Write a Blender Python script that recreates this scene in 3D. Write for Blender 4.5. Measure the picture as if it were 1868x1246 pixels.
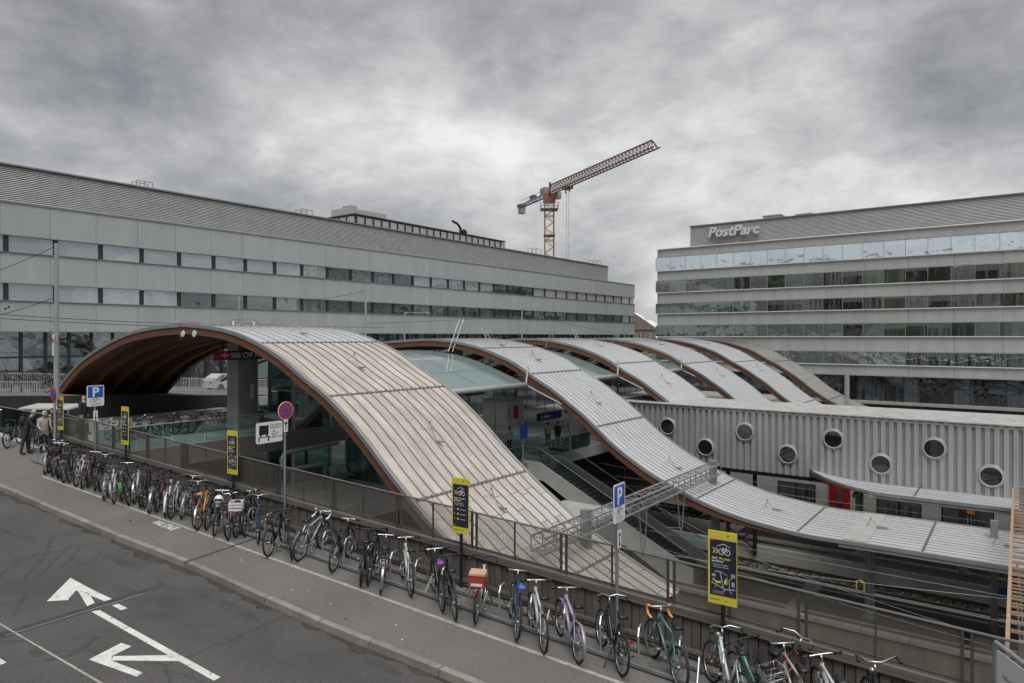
import bpy, bmesh, math, random
from mathutils import Vector, Matrix, Euler

for o in list(bpy.data.objects):
    bpy.data.objects.remove(o)
rnd = random.Random(11)
scene = bpy.context.scene
C = scene.collection
ZC = 14.0                      # eye height above track level; all heights below are given relative to the eye

# ------------------------------------------------------------------ camera
cam_d = bpy.data.cameras.new('camera')
cam_d.sensor_width = 36.0
cam_d.lens = 1245.0 / 1868.0 * 36.0
cam_d.shift_y = -9.0 / 1868.0
cam_d.clip_start = 0.1
cam_d.clip_end = 30000
cam = bpy.data.objects.new('camera', cam_d)
cam.location = (0, 0, ZC)
cam.rotation_euler = (math.pi / 2, 0, 0)
C.objects.link(cam)
scene.camera = cam

# ------------------------------------------------------------------ sky
SUN_EL, SUN_AZ = math.radians(62), math.radians(172)
world = bpy.data.worlds.new('World')
scene.world = world
world.use_nodes = True
wn = world.node_tree.nodes
wl = world.node_tree.links
wn.clear()
def wnode(t, **kw):
    n = wn.new(t)
    for k, v in kw.items():
        setattr(n, k, v)
    return n
w_out = wnode('ShaderNodeOutputWorld')
w_bg = wnode('ShaderNodeBackground')
w_bg.inputs['Strength'].default_value = 1.0
wl.new(w_bg.outputs[0], w_out.inputs[0])
sky = wnode('ShaderNodeTexSky', sky_type='NISHITA', sun_disc=False)
sky.sun_elevation = SUN_EL
sky.sun_rotation = SUN_AZ
sky_s = wnode('ShaderNodeVectorMath', operation='SCALE')
sky_s.inputs[3].default_value = 0.06
wl.new(sky.outputs[0], sky_s.inputs[0])
tc = wnode('ShaderNodeTexCoord')
sep = wnode('ShaderNodeSeparateXYZ')
w_rot = wnode('ShaderNodeMapping'); w_rot.inputs['Rotation'].default_value = (0, 0, math.radians(27))
wl.new(tc.outputs['Generated'], w_rot.inputs[0])
wl.new(w_rot.outputs[0], sep.inputs[0])
def wmath(op, a, b=None):
    n = wnode('ShaderNodeMath', operation=op)
    for i, x in enumerate((a, b)):
        if x is None: continue
        if isinstance(x, (int, float)): n.inputs[i].default_value = x
        else: wl.new(x, n.inputs[i])
    return n.outputs[0]
zz = wmath('ADD', wmath('ABSOLUTE', sep.outputs[2]), 0.55)
px_ = wmath('DIVIDE', sep.outputs[0], zz)
py_ = wmath('DIVIDE', sep.outputs[1], zz)
comb = wnode('ShaderNodeCombineXYZ')
wl.new(px_, comb.inputs[0]); wl.new(py_, comb.inputs[1]); wl.new(wmath('MULTIPLY', sep.outputs[2], 1.6), comb.inputs[2])
def wnoise(scale, detail, rough, dist, loc, sc=(1, 1, 1)):
    m = wnode('ShaderNodeMapping')
    m.inputs['Location'].default_value = loc
    m.inputs['Scale'].default_value = sc
    wl.new(comb.outputs[0], m.inputs[0])
    n = wnode('ShaderNodeTexNoise')
    n.inputs['Scale'].default_value = scale
    n.inputs['Detail'].default_value = detail
    n.inputs['Roughness'].default_value = rough
    n.inputs['Distortion'].default_value = dist
    wl.new(m.outputs[0], n.inputs['Vector'])
    return n.outputs['Fac']
CLOUD_OFF = (-6.5, -7.6, 12.7)
n1 = wnoise(1.1, 2.0, 0.5, 0.2, CLOUD_OFF)
n2 = wnoise(2.6, 9.0, 0.60, 0.25, (-0.8, -7.4, 2.0))
n3 = wnoise(7.5, 10.0, 0.62, 0.25, (1.3, 4.2, 5.0))
s12 = wmath('ADD', wmath('MULTIPLY', n1, 0.40), wmath('MULTIPLY', n2, 0.42))
s123 = wmath('ADD', s12, wmath('MULTIPLY', n3, 0.18))
ramp = wnode('ShaderNodeValToRGB')
els = ramp.color_ramp.elements
els[0].position = 0.385; els[0].color = (0.102, 0.103, 0.108, 1)
els[1].position = 0.63; els[1].color = (0.39, 0.386, 0.376, 1)
e = els.new(0.465); e.color = (0.168, 0.168, 0.172, 1)
e = els.new(0.535); e.color = (0.25, 0.249, 0.247, 1)
wl.new(s123, ramp.inputs[0])
mixw = wnode('ShaderNodeMix', data_type='RGBA')
mixw.inputs[0].default_value = 0.93
wl.new(sky_s.outputs[0], mixw.inputs[6])
wl.new(ramp.outputs[0], mixw.inputs[7])
wl.new(mixw.outputs[2], w_bg.inputs[0])

sun_d = bpy.data.lights.new('sun', 'SUN')
sun_d.energy = 1.3
sun_d.angle = math.radians(40)
sun_d.color = (1.0, 0.985, 0.96)
sun = bpy.data.objects.new('sun', sun_d)
sdir = Vector((math.sin(SUN_AZ) * math.cos(SUN_EL), math.cos(SUN_AZ) * math.cos(SUN_EL), math.sin(SUN_EL)))
sun.rotation_euler = sdir.to_track_quat('Z', 'Y').to_euler()
C.objects.link(sun)
scene.view_settings.view_transform = 'Standard'
scene.view_settings.look = 'None'
scene.view_settings.exposure = 1.25
scene.view_settings.gamma = 1.0
scene.render.engine = 'CYCLES'
scene.cycles.max_bounces = 5
scene.cycles.glossy_bounces = 3
scene.cycles.transparent_max_bounces = 10
scene.cycles.use_adaptive_sampling = True
scene.cycles.adaptive_threshold = 0.02
scene.cycles.use_denoising = True

# ------------------------------------------------------------------ frames
# station frame: s runs along the platforms (towards the right front), d runs away across the tracks
SX, SY = Vector((0.8024, -0.5968, 0)), Vector((0.5968, 0.8024, 0))
ROT_S = math.atan2(-0.5968, 0.8024)
def W(s, d, z=0.0):
    v = SX * s + SY * d
    return Vector((v.x, v.y, z + ZC))
# street frame: p runs down the street, q runs from the road towards the railing
FX, FY = Vector((0.829, -0.559, 0)), Vector((0.559, 0.829, 0))
ROT_F = math.atan2(-0.559, 0.829)
S0 = Vector((0.5, 12.3, 0))
SLOPE = 0.047
def gz(p):
    return -5.7 - SLOPE * p
def F(p, q, h=0.0):
    v = S0 + FX * p + FY * q
    return Vector((v.x, v.y, gz(p) + h + ZC))
def road_pq(px, py, dh=0.0):
    """where the photograph's point px,py lies on the street plane (dh below the pavement)"""
    a, b = (px - 934) / 1245, (py - 614) / 1245
    cu = a * FX.x + FX.y
    c0 = -(S0.x * FX.x + S0.y * FX.y)
    Y = (5.7 - dh + SLOPE * c0) / (b - SLOPE * cu)
    dx, dy = a * Y - S0.x, Y - S0.y
    return dx * FX.x + dy * FX.y, dx * FY.x + dy * FY.y

# ------------------------------------------------------------------ materials
MATS = {}
def mat(name, col, rough=0.6, metal=0.0, var=0.12, scale=2.0, bump=0.0, bscale=30.0, rndv=0.0, spec=0.4,
        stretch=(1, 1, 1), col2=None, spots=0.0, coat=0.0, wear=None, cracks=0.0):
    if name in MATS: return MATS[name]
    m = bpy.data.materials.new(name); m.use_nodes = True
    nt = m.node_tree; N = nt.nodes; L = nt.links
    b = N['Principled BSDF']
    b.inputs['Roughness'].default_value = rough
    b.inputs['Metallic'].default_value = metal
    b.inputs['Specular IOR Level'].default_value = spec
    if coat: b.inputs['Coat Weight'].default_value = coat
    t = N.new('ShaderNodeTexCoord')
    mp = N.new('ShaderNodeMapping'); mp.inputs['Scale'].default_value = stretch
    L.new(t.outputs['Object'], mp.inputs[0])
    vec = mp.outputs[0]
    no = N.new('ShaderNodeTexNoise'); no.inputs['Scale'].default_value = scale
    no.inputs['Detail'].default_value = 6; no.inputs['Roughness'].default_value = 0.6
    L.new(vec, no.inputs['Vector'])
    mr = N.new('ShaderNodeMapRange')
    mr.inputs[1].default_value = 0.28; mr.inputs[2].default_value = 0.72
    L.new(no.outputs['Fac'], mr.inputs[0])
    mx = N.new('ShaderNodeMix'); mx.data_type = 'RGBA'
    c = Vector(col)
    a_ = c * (1 - var); b_ = Vector(col2) if col2 else c * (1 + var)
    mx.inputs[6].default_value = (*a_, 1); mx.inputs[7].default_value = (*b_, 1)
    L.new(mr.outputs[0], mx.inputs[0])
    out = mx.outputs[2]
    if spots:
        n2 = N.new('ShaderNodeTexNoise'); n2.inputs['Scale'].default_value = 60
        n2.inputs['Detail'].default_value = 3
        L.new(vec, n2.inputs['Vector'])
        r2 = N.new('ShaderNodeMapRange'); r2.inputs[1].default_value = 0.35; r2.inputs[2].default_value = 0.65
        r2.inputs[3].default_value = 1 - spots; r2.inputs[4].default_value = 1 + spots
        L.new(n2.outputs['Fac'], r2.inputs[0])
        vm = N.new('ShaderNodeVectorMath'); vm.operation = 'SCALE'
        L.new(out, vm.inputs[0]); L.new(r2.outputs[0], vm.inputs[3]); out = vm.outputs[0]
    if wear:
        n5 = N.new('ShaderNodeTexNoise'); n5.inputs['Scale'].default_value = 9; n5.inputs['Detail'].default_value = 8; n5.inputs['Roughness'].default_value = .7
        L.new(vec, n5.inputs['Vector'])
        r5 = N.new('ShaderNodeMapRange'); r5.inputs[1].default_value = .56; r5.inputs[2].default_value = .66
        L.new(n5.outputs['Fac'], r5.inputs[0])
        m5 = N.new('ShaderNodeMix'); m5.data_type = 'RGBA'; m5.inputs[7].default_value = (*wear, 1)
        L.new(r5.outputs[0], m5.inputs[0]); L.new(out, m5.inputs[6]); out = m5.outputs[2]
    if cracks:
        n6 = N.new('ShaderNodeTexNoise'); n6.inputs['Scale'].default_value = 1.2; n6.inputs['Detail'].default_value = 6
        L.new(vec, n6.inputs['Vector'])
        a6 = N.new('ShaderNodeVectorMath'); a6.operation = 'ADD'; L.new(vec, a6.inputs[0]); L.new(n6.outputs['Color'], a6.inputs[1])
        v6 = N.new('ShaderNodeTexVoronoi'); v6.feature = 'DISTANCE_TO_EDGE'; v6.inputs['Scale'].default_value = .17
        L.new(a6.outputs[0], v6.inputs['Vector'])
        r6 = N.new('ShaderNodeMapRange'); r6.inputs[1].default_value = .002; r6.inputs[2].default_value = .010; r6.inputs[3].default_value = 1 - cracks; r6.inputs[4].default_value = 1
        L.new(v6.outputs['Distance'], r6.inputs[0])
        vm = N.new('ShaderNodeVectorMath'); vm.operation = 'SCALE'
        L.new(out, vm.inputs[0]); L.new(r6.outputs[0], vm.inputs[3]); out = vm.outputs[0]
    if rndv:
        oi = N.new('ShaderNodeObjectInfo')
        r3 = N.new('ShaderNodeMapRange'); r3.inputs[3].default_value = 1 - rndv; r3.inputs[4].default_value = 1 + rndv
        L.new(oi.outputs['Random'], r3.inputs[0])
        vm = N.new('ShaderNodeVectorMath'); vm.operation = 'SCALE'
        L.new(out, vm.inputs[0]); L.new(r3.outputs[0], vm.inputs[3]); out = vm.outputs[0]
    L.new(out, b.inputs['Base Color'])
    if bump:
        n4 = N.new('ShaderNodeTexNoise'); n4.inputs['Scale'].default_value = bscale; n4.inputs['Detail'].default_value = 4
        L.new(vec, n4.inputs['Vector'])
        bp = N.new('ShaderNodeBump'); bp.inputs['Strength'].default_value = bump; bp.inputs['Distance'].default_value = 0.02
        L.new(n4.outputs['Fac'], bp.inputs['Height']); L.new(bp.outputs[0], b.inputs['Normal'])
    MATS[name] = m
    return m

def glass_clear(name, tint, refl=0.12, thru=0.85, rough=0.02, pale_film=0.0):
    """a see-through pane: tinted transmission with a Fresnel-like sheen"""
    if name in MATS: return MATS[name]
    m = bpy.data.materials.new(name); m.use_nodes = True
    nt = m.node_tree; N = nt.nodes; L = nt.links; N.clear()
    o = N.new('ShaderNodeOutputMaterial')
    tr = N.new('ShaderNodeBsdfTransparent'); tr.inputs[0].default_value = (*[x * thru for x in tint], 1)
    gl = N.new('ShaderNodeBsdfGlossy'); gl.inputs['Roughness'].default_value = rough; gl.inputs[0].default_value = (.9, .95, .95, 1)
    lw = N.new('ShaderNodeLayerWeight'); lw.inputs[0].default_value = 0.25
    mr = N.new('ShaderNodeMapRange'); mr.inputs[3].default_value = refl; mr.inputs[4].default_value = 0.85
    L.new(lw.outputs['Fresnel'], mr.inputs[0])
    mx = N.new('ShaderNodeMixShader')
    L.new(mr.outputs[0], mx.inputs[0]); L.new(tr.outputs[0], mx.inputs[1]); L.new(gl.outputs[0], mx.inputs[2])
    if pale_film:                                   # pale diffuse film mixed in to brighten the pane, like sky sheen
        df = N.new('ShaderNodeBsdfDiffuse'); df.inputs[0].default_value = (.62, .76, .74, 1)
        tl = N.new('ShaderNodeBsdfTranslucent'); tl.inputs[0].default_value = (.62, .76, .74, 1)
        m1 = N.new('ShaderNodeMixShader'); m1.inputs[0].default_value = .5; L.new(df.outputs[0], m1.inputs[1]); L.new(tl.outputs[0], m1.inputs[2])
        m2 = N.new('ShaderNodeMixShader'); m2.inputs[0].default_value = pale_film; L.new(mx.outputs[0], m2.inputs[1]); L.new(m1.outputs[0], m2.inputs[2]); mx = m2
    L.new(mx.outputs[0], o.inputs[0])
    MATS[name] = m
    return m

def window_mat(name, dark, light, refl=0.5, wave=0.12, tint=(.8, .87, .9), blind=0.35, curtain=3.0):
    """coated facade glass: a mirror-like outer face, slightly wavy, over a dim room with curtains"""
    if name in MATS: return MATS[name]
    m = bpy.data.materials.new(name); m.use_nodes = True
    nt = m.node_tree; N = nt.nodes; L = nt.links; N.clear()
    o = N.new('ShaderNodeOutputMaterial')
    t = N.new('ShaderNodeTexCoord'); oi = N.new('ShaderNodeObjectInfo')
    # room behind: curtains drawn in some rooms
    add = N.new('ShaderNodeVectorMath'); add.operation = 'ADD'
    L.new(t.outputs['Object'], add.inputs[0]); L.new(oi.outputs['Random'], add.inputs[1])
    mp = N.new('ShaderNodeMapping'); mp.inputs['Scale'].default_value = (1, 1, 0.05)
    L.new(t.outputs['Object'], mp.inputs[0])
    no = N.new('ShaderNodeTexNoise'); no.inputs['Scale'].default_value = curtain; no.inputs['Detail'].default_value = 4
    L.new(mp.outputs[0], no.inputs['Vector'])
    ad = N.new('ShaderNodeMath'); ad.operation = 'ADD'
    sc = N.new('ShaderNodeMath'); sc.operation = 'MULTIPLY'; sc.inputs[1].default_value = 0.5
    L.new(oi.outputs['Random'], sc.inputs[0]); L.new(sc.outputs[0], ad.inputs[0]); L.new(no.outputs['Fac'], ad.inputs[1])
    r = N.new('ShaderNodeMapRange'); r.inputs[1].default_value = 1.0 - blind; r.inputs[2].default_value = 1.22 - blind
    L.new(ad.outputs[0], r.inputs[0])
    mx = N.new('ShaderNodeMix'); mx.data_type = 'RGBA'
    mx.inputs[6].default_value = (*dark, 1); mx.inputs[7].default_value = (*light, 1)
    L.new(r.outputs[0], mx.inputs[0])
    # roller blinds let down to a different height in each room
    sp = N.new('ShaderNodeSeparateXYZ'); L.new(t.outputs['Generated'], sp.inputs[0])
    r2 = N.new('ShaderNodeMath'); r2.operation = 'FRACT'; r1 = N.new('ShaderNodeMath'); r1.operation = 'MULTIPLY'; r1.inputs[1].default_value = 7.31
    L.new(oi.outputs['Random'], r1.inputs[0]); L.new(r1.outputs[0], r2.inputs[0])
    ge = N.new('ShaderNodeMath'); ge.operation = 'ADD'; L.new(sp.outputs[2], ge.inputs[0]); L.new(r2.outputs[0], ge.inputs[1])
    gt = N.new('ShaderNodeMath'); gt.operation = 'GREATER_THAN'; gt.inputs[1].default_value = 1.45; L.new(ge.outputs[0], gt.inputs[0])
    ml = N.new('ShaderNodeMath'); ml.operation = 'MULTIPLY'; ml.inputs[1].default_value = .7; L.new(gt.outputs[0], ml.inputs[0])
    mb_ = N.new('ShaderNodeMix'); mb_.data_type = 'RGBA'; mb_.inputs[7].default_value = (*[x * 1.15 for x in light], 1)
    L.new(ml.outputs[0], mb_.inputs[0]); L.new(mx.outputs[2], mb_.inputs[6]); mx = mb_
    df = N.new('ShaderNodeBsdfDiffuse'); L.new(mx.outputs[2], df.inputs[0])
    gl = N.new('ShaderNodeBsdfGlossy'); gl.inputs['Roughness'].default_value = 0.015; gl.inputs[0].default_value = (*tint, 1)
    nb = N.new('ShaderNodeTexNoise'); nb.inputs['Scale'].default_value = 0.55; nb.inputs['Detail'].default_value = 2
    L.new(add.outputs[0], nb.inputs['Vector'])
    bp = N.new('ShaderNodeBump'); bp.inputs['Strength'].default_value = wave; bp.inputs['Distance'].default_value = 0.3
    L.new(nb.outputs['Fac'], bp.inputs['Height']); L.new(bp.outputs[0], gl.inputs['Normal'])
    ms = N.new('ShaderNodeMixShader'); ms.inputs[0].default_value = refl
    L.new(df.outputs[0], ms.inputs[1]); L.new(gl.outputs[0], ms.inputs[2]); L.new(ms.outputs[0], o.inputs[0])
    MATS[name] = m
    return m

def mesh_screen(name, col, cover, cell=0.05):
    """fine expanded-metal screen: solid strands with real see-through holes"""
    if name in MATS: return MATS[name]
    m = bpy.data.materials.new(name); m.use_nodes = True
    nt = m.node_tree; N = nt.nodes; L = nt.links; N.clear()
    o = N.new('ShaderNodeOutputMaterial')
    tr = N.new('ShaderNodeBsdfTransparent')
    df = N.new('ShaderNodeBsdfPrincipled'); df.inputs['Base Color'].default_value = (*col, 1); df.inputs['Roughness'].default_value = .5
    t = N.new('ShaderNodeTexCoord')
    mp = N.new('ShaderNodeMapping'); mp.inputs['Scale'].default_value = (1 / cell, 1 / cell, 1 / cell)
    L.new(t.outputs['Object'], mp.inputs[0])
    sp = N.new('ShaderNodeSeparateXYZ'); L.new(mp.outputs[0], sp.inputs[0])
    def mth(op, a, b=None):
        n = N.new('ShaderNodeMath'); n.operation = op
        for i, x in enumerate((a, b)):
            if x is None: continue
            if isinstance(x, (int, float)): n.inputs[i].default_value = x
            else: L.new(x, n.inputs[i])
        return n.outputs[0]
    u = mth('FRACT', mth('ADD', sp.outputs[0], sp.outputs[2])); v = mth('FRACT', mth('SUBTRACT', sp.outputs[0], sp.outputs[2]))
    side = 1 - math.sqrt(1 - cover)
    k = mth('MAXIMUM', mth('LESS_THAN', u, side), mth('LESS_THAN', v, side))
    mx = N.new('ShaderNodeMixShader')
    L.new(k, mx.inputs[0]); L.new(tr.outputs[0], mx.inputs[1]); L.new(df.outputs[0], mx.inputs[2]); L.new(mx.outputs[0], o.inputs[0])
    MATS[name] = m
    return m

TMP = bpy.data.scenes.new('workbench')
def baked(ob):
    """mesh of a curve or modified object, evaluated apart from the scene"""
    TMP.collection.objects.link(ob); vl = TMP.view_layers[0]; vl.update(); dg = vl.depsgraph
    me = bpy.data.meshes.new_from_object(ob.evaluated_get(dg), depsgraph=dg)
    bpy.data.objects.remove(ob); return me
# ------------------------------------------------------------------ mesh builder
class MB:
    def __init__(s):
        s.v = []; s.f = []; s.mi = []; s.cur = 0
    def add(s, vs, fs):
        n = len(s.v); s.v += [tuple(v) for v in vs]
        s.f += [tuple(i + n for i in f) for f in fs]; s.mi += [s.cur] * len(fs)
        return s
    def box(s, x0, x1, y0, y1, z0, z1):
        return s.add([(x0, y0, z0), (x1, y0, z0), (x1, y1, z0), (x0, y1, z0), (x0, y0, z1), (x1, y0, z1), (x1, y1, z1), (x0, y1, z1)],
                     [(0, 3, 2, 1), (4, 5, 6, 7), (0, 1, 5, 4), (1, 2, 6, 5), (2, 3, 7, 6), (3, 0, 4, 7)])
    def hexa(s, c8):
        return s.add(c8, [(0, 3, 2, 1), (4, 5, 6, 7), (0, 1, 5, 4), (1, 2, 6, 5), (2, 3, 7, 6), (3, 0, 4, 7)])
    def beam(s, p, q, w, h=None, up=(0, 0, 1)):
        h = h or w
        p, q = Vector(p), Vector(q); t = (q - p).normalized(); up = Vector(up)
        if abs(t.dot(up)) > .98: up = Vector((1, 0, 0))
        x = t.cross(up).normalized() * (w / 2); y = x.cross(t).normalized() * (h / 2)
        return s.add([p - x - y, p + x - y, p + x + y, p - x + y, q - x - y, q + x - y, q + x + y, q - x + y],
                     [(0, 1, 2, 3), (4, 7, 6, 5), (0, 4, 5, 1), (1, 5, 6, 2), (2, 6, 7, 3), (3, 7, 4, 0)])
    def tube(s, pts, r, n=6, closed=False, r2=None):
        P = [Vector(p) for p in pts]; m = len(P); vs = []; fs = []
        up = None
        for i, p in enumerate(P):
            if closed: t = (P[(i + 1) % m] - P[i - 1])
            elif i == 0: t = P[1] - P[0]
            elif i == m - 1: t = P[-1] - P[-2]
            else: t = P[i + 1] - P[i - 1]
            t.normalize()
            if up is None: up = Vector((0, 0, 1)) if abs(t.z) < .9 else Vector((1, 0, 0))
            x = t.cross(up).normalized(); y = x.cross(t); up = y
            rr = r if r2 is None else r + (r2 - r) * i / max(1, m - 1)
            for k in range(n):
                a = 2 * math.pi * k / n
                vs.append(p + x * math.cos(a) * rr + y * math.sin(a) * rr)
        for i in range(m if closed else m - 1):
            for k in range(n):
                a, b = i * n + k, i * n + (k + 1) % n
                c, d = ((i + 1) % m) * n + (k + 1) % n, ((i + 1) % m) * n + k
                fs.append((a, d, c, b))
        if not closed:
            fs.append(tuple(range(n))); fs.append(tuple(range(m * n - 1, (m - 1) * n - 1, -1)))
        return s.add(vs, fs)
    def ring(s, c, ax, R, r, n=28, k=6, flat=1.0):
        c = Vector(c); ax = Vector(ax).normalized()
        u = ax.orthogonal().normalized(); w = ax.cross(u); vs = []; fs = []
        for i in range(n):
            a = 2 * math.pi * i / n; dr = u * math.cos(a) + w * math.sin(a)
            for j in range(k):
                b = 2 * math.pi * j / k
                vs.append(c + dr * (R + r * math.cos(b)) + ax * r * flat * math.sin(b))
        for i in range(n):
            for j in range(k):
                fs.append((i * k + j, ((i + 1) % n) * k + j, ((i + 1) % n) * k + (j + 1) % k, i * k + (j + 1) % k))
        return s.add(vs, fs)
    def cyl(s, p, q, r, n=12, r2=None):
        return s.tube([p, q], r, n, r2=r2)
    def disc(s, c, ax, r, th, n=24):
        c = Vector(c); ax = Vector(ax).normalized()
        return s.tube([c - ax * th / 2, c + ax * th / 2], r, n)
    def prism(s, poly, vec):
        P = [Vector(p) for p in poly]; v = Vector(vec); n = len(P)
        return s.add(P + [p + v for p in P], [tuple(range(n))[::-1], tuple(range(n, 2 * n))] + [(i, (i + 1) % n, n + (i + 1) % n, n + i) for i in range(n)])
    def ball(s, c, rx, ry=None, rz=None, n=10, m=7):
        ry = ry or rx; rz = rz or rx; vs = []; fs = []
        for i in range(m + 1):
            a = math.pi * i / m
            for k in range(n):
                b = 2 * math.pi * k / n
                vs.append((c[0] + rx * math.sin(a) * math.cos(b), c[1] + ry * math.sin(a) * math.sin(b), c[2] + rz * math.cos(a)))
        for i in range(m):
            for k in range(n):
                fs.append((i * n + k, (i + 1) * n + k, (i + 1) * n + (k + 1) % n, i * n + (k + 1) % n))
        return s.add(vs, fs)
    def mesh(s, name, mats, off=(0, 0, 0), smooth=False):
        me = bpy.data.meshes.new(name)
        o = Vector(off)
        me.from_pydata([Vector(v) - o for v in s.v], [], s.f)
        for m in (mats if isinstance(mats, (list, tuple)) else [mats]): me.materials.append(m)
        if any(s.mi): me.polygons.foreach_set('material_index', s.mi)
        if smooth: me.polygons.foreach_set('use_smooth', [True] * len(s.f))
        me.update()
        return me
    def build(s, name, mats, parent=None, smooth=False, frame=None, label=None):
        off = OFF.get(parent.name, (0, 0, 0)) if parent else (0, 0, 0)
        me = s.mesh(name, mats, off, smooth)
        return link(name, me, parent, frame, label)
OFF = {}
def link(name, me, parent=None, frame=None, label=None):
    o = bpy.data.objects.new(name, me); C.objects.link(o)
    if parent:
        o.parent = parent
        if parent.name in OFF: OFF[o.name] = OFF[parent.name]
    if frame == 'S':
        o.location = (0, 0, ZC); o.rotation_euler = (0, 0, ROT_S)
    elif frame == 'F':
        o.location = (S0.x, S0.y, ZC); o.rotation_euler = (0, 0, ROT_F)
    if label: o['label'] = label
    return o
def tag(o, label, cat, group=None, kind=None):
    if label: o['label'] = label
    if cat: o['category'] = cat
    if group: o['group'] = group
    if kind: o['kind'] = kind
    return o
def thing(name, label, cat, loc=(0, 0, 0), rz=0.0, group=None):
    o = bpy.data.objects.new(name, None); C.objects.link(o)
    o.empty_display_size = 0.3
    o.location = loc; o.rotation_euler = (0, 0, rz)
    return tag(o, label, cat, group)
def sthing(name, label, cat, s, d, z, group=None):
    """a thing in the station frame; its parts are built with s,d,z coordinates"""
    o = thing(name, label, cat, W(s, d, z), ROT_S, group); OFF[o.name] = (s, d, z)
    return o
def fthing(name, label, cat, p, q, h=0.0, group=None):
    o = thing(name, label, cat, F(p, q, h), ROT_F, group); OFF[o.name] = (p, q, gz(p) + h)
    return o
def struct(name, mb, m, frame=None, smooth=False, label=None):
    o = mb.build(name, m, None, smooth, frame); o['kind'] = 'structure'
    if label: o['label'] = label
    return o
def interp(tab, x):
    """smooth curve through a table of points (Catmull-Rom on uneven steps)"""
    n = len(tab)
    if x <= tab[0][0]:
        (x0, y0), (x1, y1) = tab[0], tab[1]; return y0 + (y1 - y0) * (x - x0) / (x1 - x0)
    if x >= tab[-1][0]: return tab[-1][1]
    for i in range(n - 1):
        if tab[i][0] <= x <= tab[i + 1][0]: break
    x0, y0 = tab[i]; x1, y1 = tab[i + 1]
    m0 = (y1 - tab[i - 1][1]) / (x1 - tab[i - 1][0]) if i > 0 else (y1 - y0) / (x1 - x0)
    m1 = (tab[i + 2][1] - y0) / (tab[i + 2][0] - x0) if i + 2 < n else (y1 - y0) / (x1 - x0)
    h = x1 - x0; t = (x - x0) / h
    return (2 * t**3 - 3 * t**2 + 1) * y0 + (t**3 - 2 * t**2 + t) * h * m0 + (-2 * t**3 + 3 * t**2) * y1 + (t**3 - t**2) * h * m1
def text_mesh(body, size, m, extrude=0.004, bold=0.0, shear=0.0, align='LEFT', space=1.0):
    """lettering in the local xz plane, reading along +x, facing -y"""
    cu = bpy.data.curves.new('lettering', 'FONT')
    cu.body = body; cu.size = size; cu.extrude = extrude; cu.offset = bold; cu.shear = shear
    cu.align_x = align; cu.space_character = space; cu.resolution_u = 3
    me = baked(bpy.data.objects.new('lettering', cu)); bpy.data.curves.remove(cu)
    me.transform(Matrix.Rotation(math.pi / 2, 4, 'X'))
    me.materials.clear(); me.materials.append(m)
    return me
# ------------------------------------------------------------------ material library
M_ROAD = mat('road asphalt', (.072, .068, .066), .8, var=.26, scale=.45, bump=.45, bscale=90, spots=.38, cracks=.28)
M_WALK = mat('pavement asphalt', (.128, .121, .116), .88, var=.15, scale=.5, bump=.35, bscale=110, spots=.26)
M_KERB = mat('kerb granite', (.20, .187, .165), .85, var=.25, scale=3, bump=.3, bscale=60, rndv=.12, spots=.2)
M_PAINT = mat('road paint', (.56, .56, .54), .7, var=.14, scale=3, spots=.14, wear=(.26, .25, .24))
M_PAINT2 = mat('worn road paint', (.31, .30, .275), .8, var=.25, scale=8, spots=.2, wear=(.14, .13, .125))
M_SEAL = mat('bitumen seal', (.045, .044, .044), .7, var=.3, scale=3)
M_CONC = mat('concrete', (.30, .295, .28), .85, var=.16, scale=.7, bump=.15, bscale=25, spots=.08)
M_CONCD = mat('dark concrete', (.19, .185, .18), .85, var=.2, scale=.8, bump=.15, bscale=25)
M_STAIN = mat('stained concrete', (.17, .155, .115), .9, var=.35, scale=.9, stretch=(1.2, 1, .35), spots=.15)
M_BALLAST = mat('track ballast', (.15, .137, .12), .95, var=.45, scale=9, bump=1.0, bscale=14, spots=.5)
M_PLAT = mat('platform asphalt', (.055, .050, .049), .85, var=.2, scale=.5, bump=.2, bscale=60, spots=.15)
M_DECK = mat('deck asphalt', (.24, .24, .235), .8, var=.16, scale=.4, bump=.15, bscale=60, spots=.1)
M_EDGE = mat('platform edge stone', (.25, .24, .225), .85, var=.2, scale=3, spots=.15)
M_RAIL = mat('rail steel', (.075, .055, .043), .45, metal=.6, var=.3, scale=5)
M_PLANK = mat('brown cladding', (.112, .100, .094), .6, var=.18, scale=2.5, rndv=.14, stretch=(4, 4, .6))
M_CAP = mat('grey brown capping', (.125, .113, .105), .6, var=.2, scale=2, stretch=(.3, 3, 3))
M_BRONZE = mat('brown steel', (.085, .077, .072), .5, metal=.3, var=.15)
M_GALV = mat('galvanised steel', (.40, .41, .42), .42, metal=.75, var=.2, scale=6)
M_GALVD = mat('dull galvanised steel', (.26, .27, .275), .5, metal=.5, var=.2, scale=4)
M_GREY = mat('grey painted steel', (.30, .31, .315), .5, metal=.1, var=.12, scale=2)
M_BLACK = mat('black steel', (.014, .014, .015), .45, var=.2)
M_RUBBER = mat('tyre rubber', (.018, .018, .018), .75, var=.2)
M_CHROME = mat('bright alloy', (.45, .45, .45), .32, metal=.9, var=.1)
M_SIGNW = mat('sign white', (.66, .67, .67), .45, var=.06, scale=5)
M_SIGNB = mat('sign blue', (.02, .085, .42), .4, var=.08)
M_SIGNR = mat('sign red', (.42, .02, .03), .4, var=.1)
M_SIGNK = mat('sign black', (.012, .012, .014), .5, var=.1)
M_YEL = mat('poster yellow', (.62, .53, .06), .5, var=.06)
M_NAVY = mat('poster navy', (.022, .026, .045), .45, var=.1)
M_PGREY = mat('poster grey', (.33, .34, .38), .5, var=.1)
M_ROOFW = mat('clean metal roof', (.55, .555, .57), .36, metal=.35, var=.12, scale=1.2, rndv=.05, stretch=(.25, 3, 1))
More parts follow.
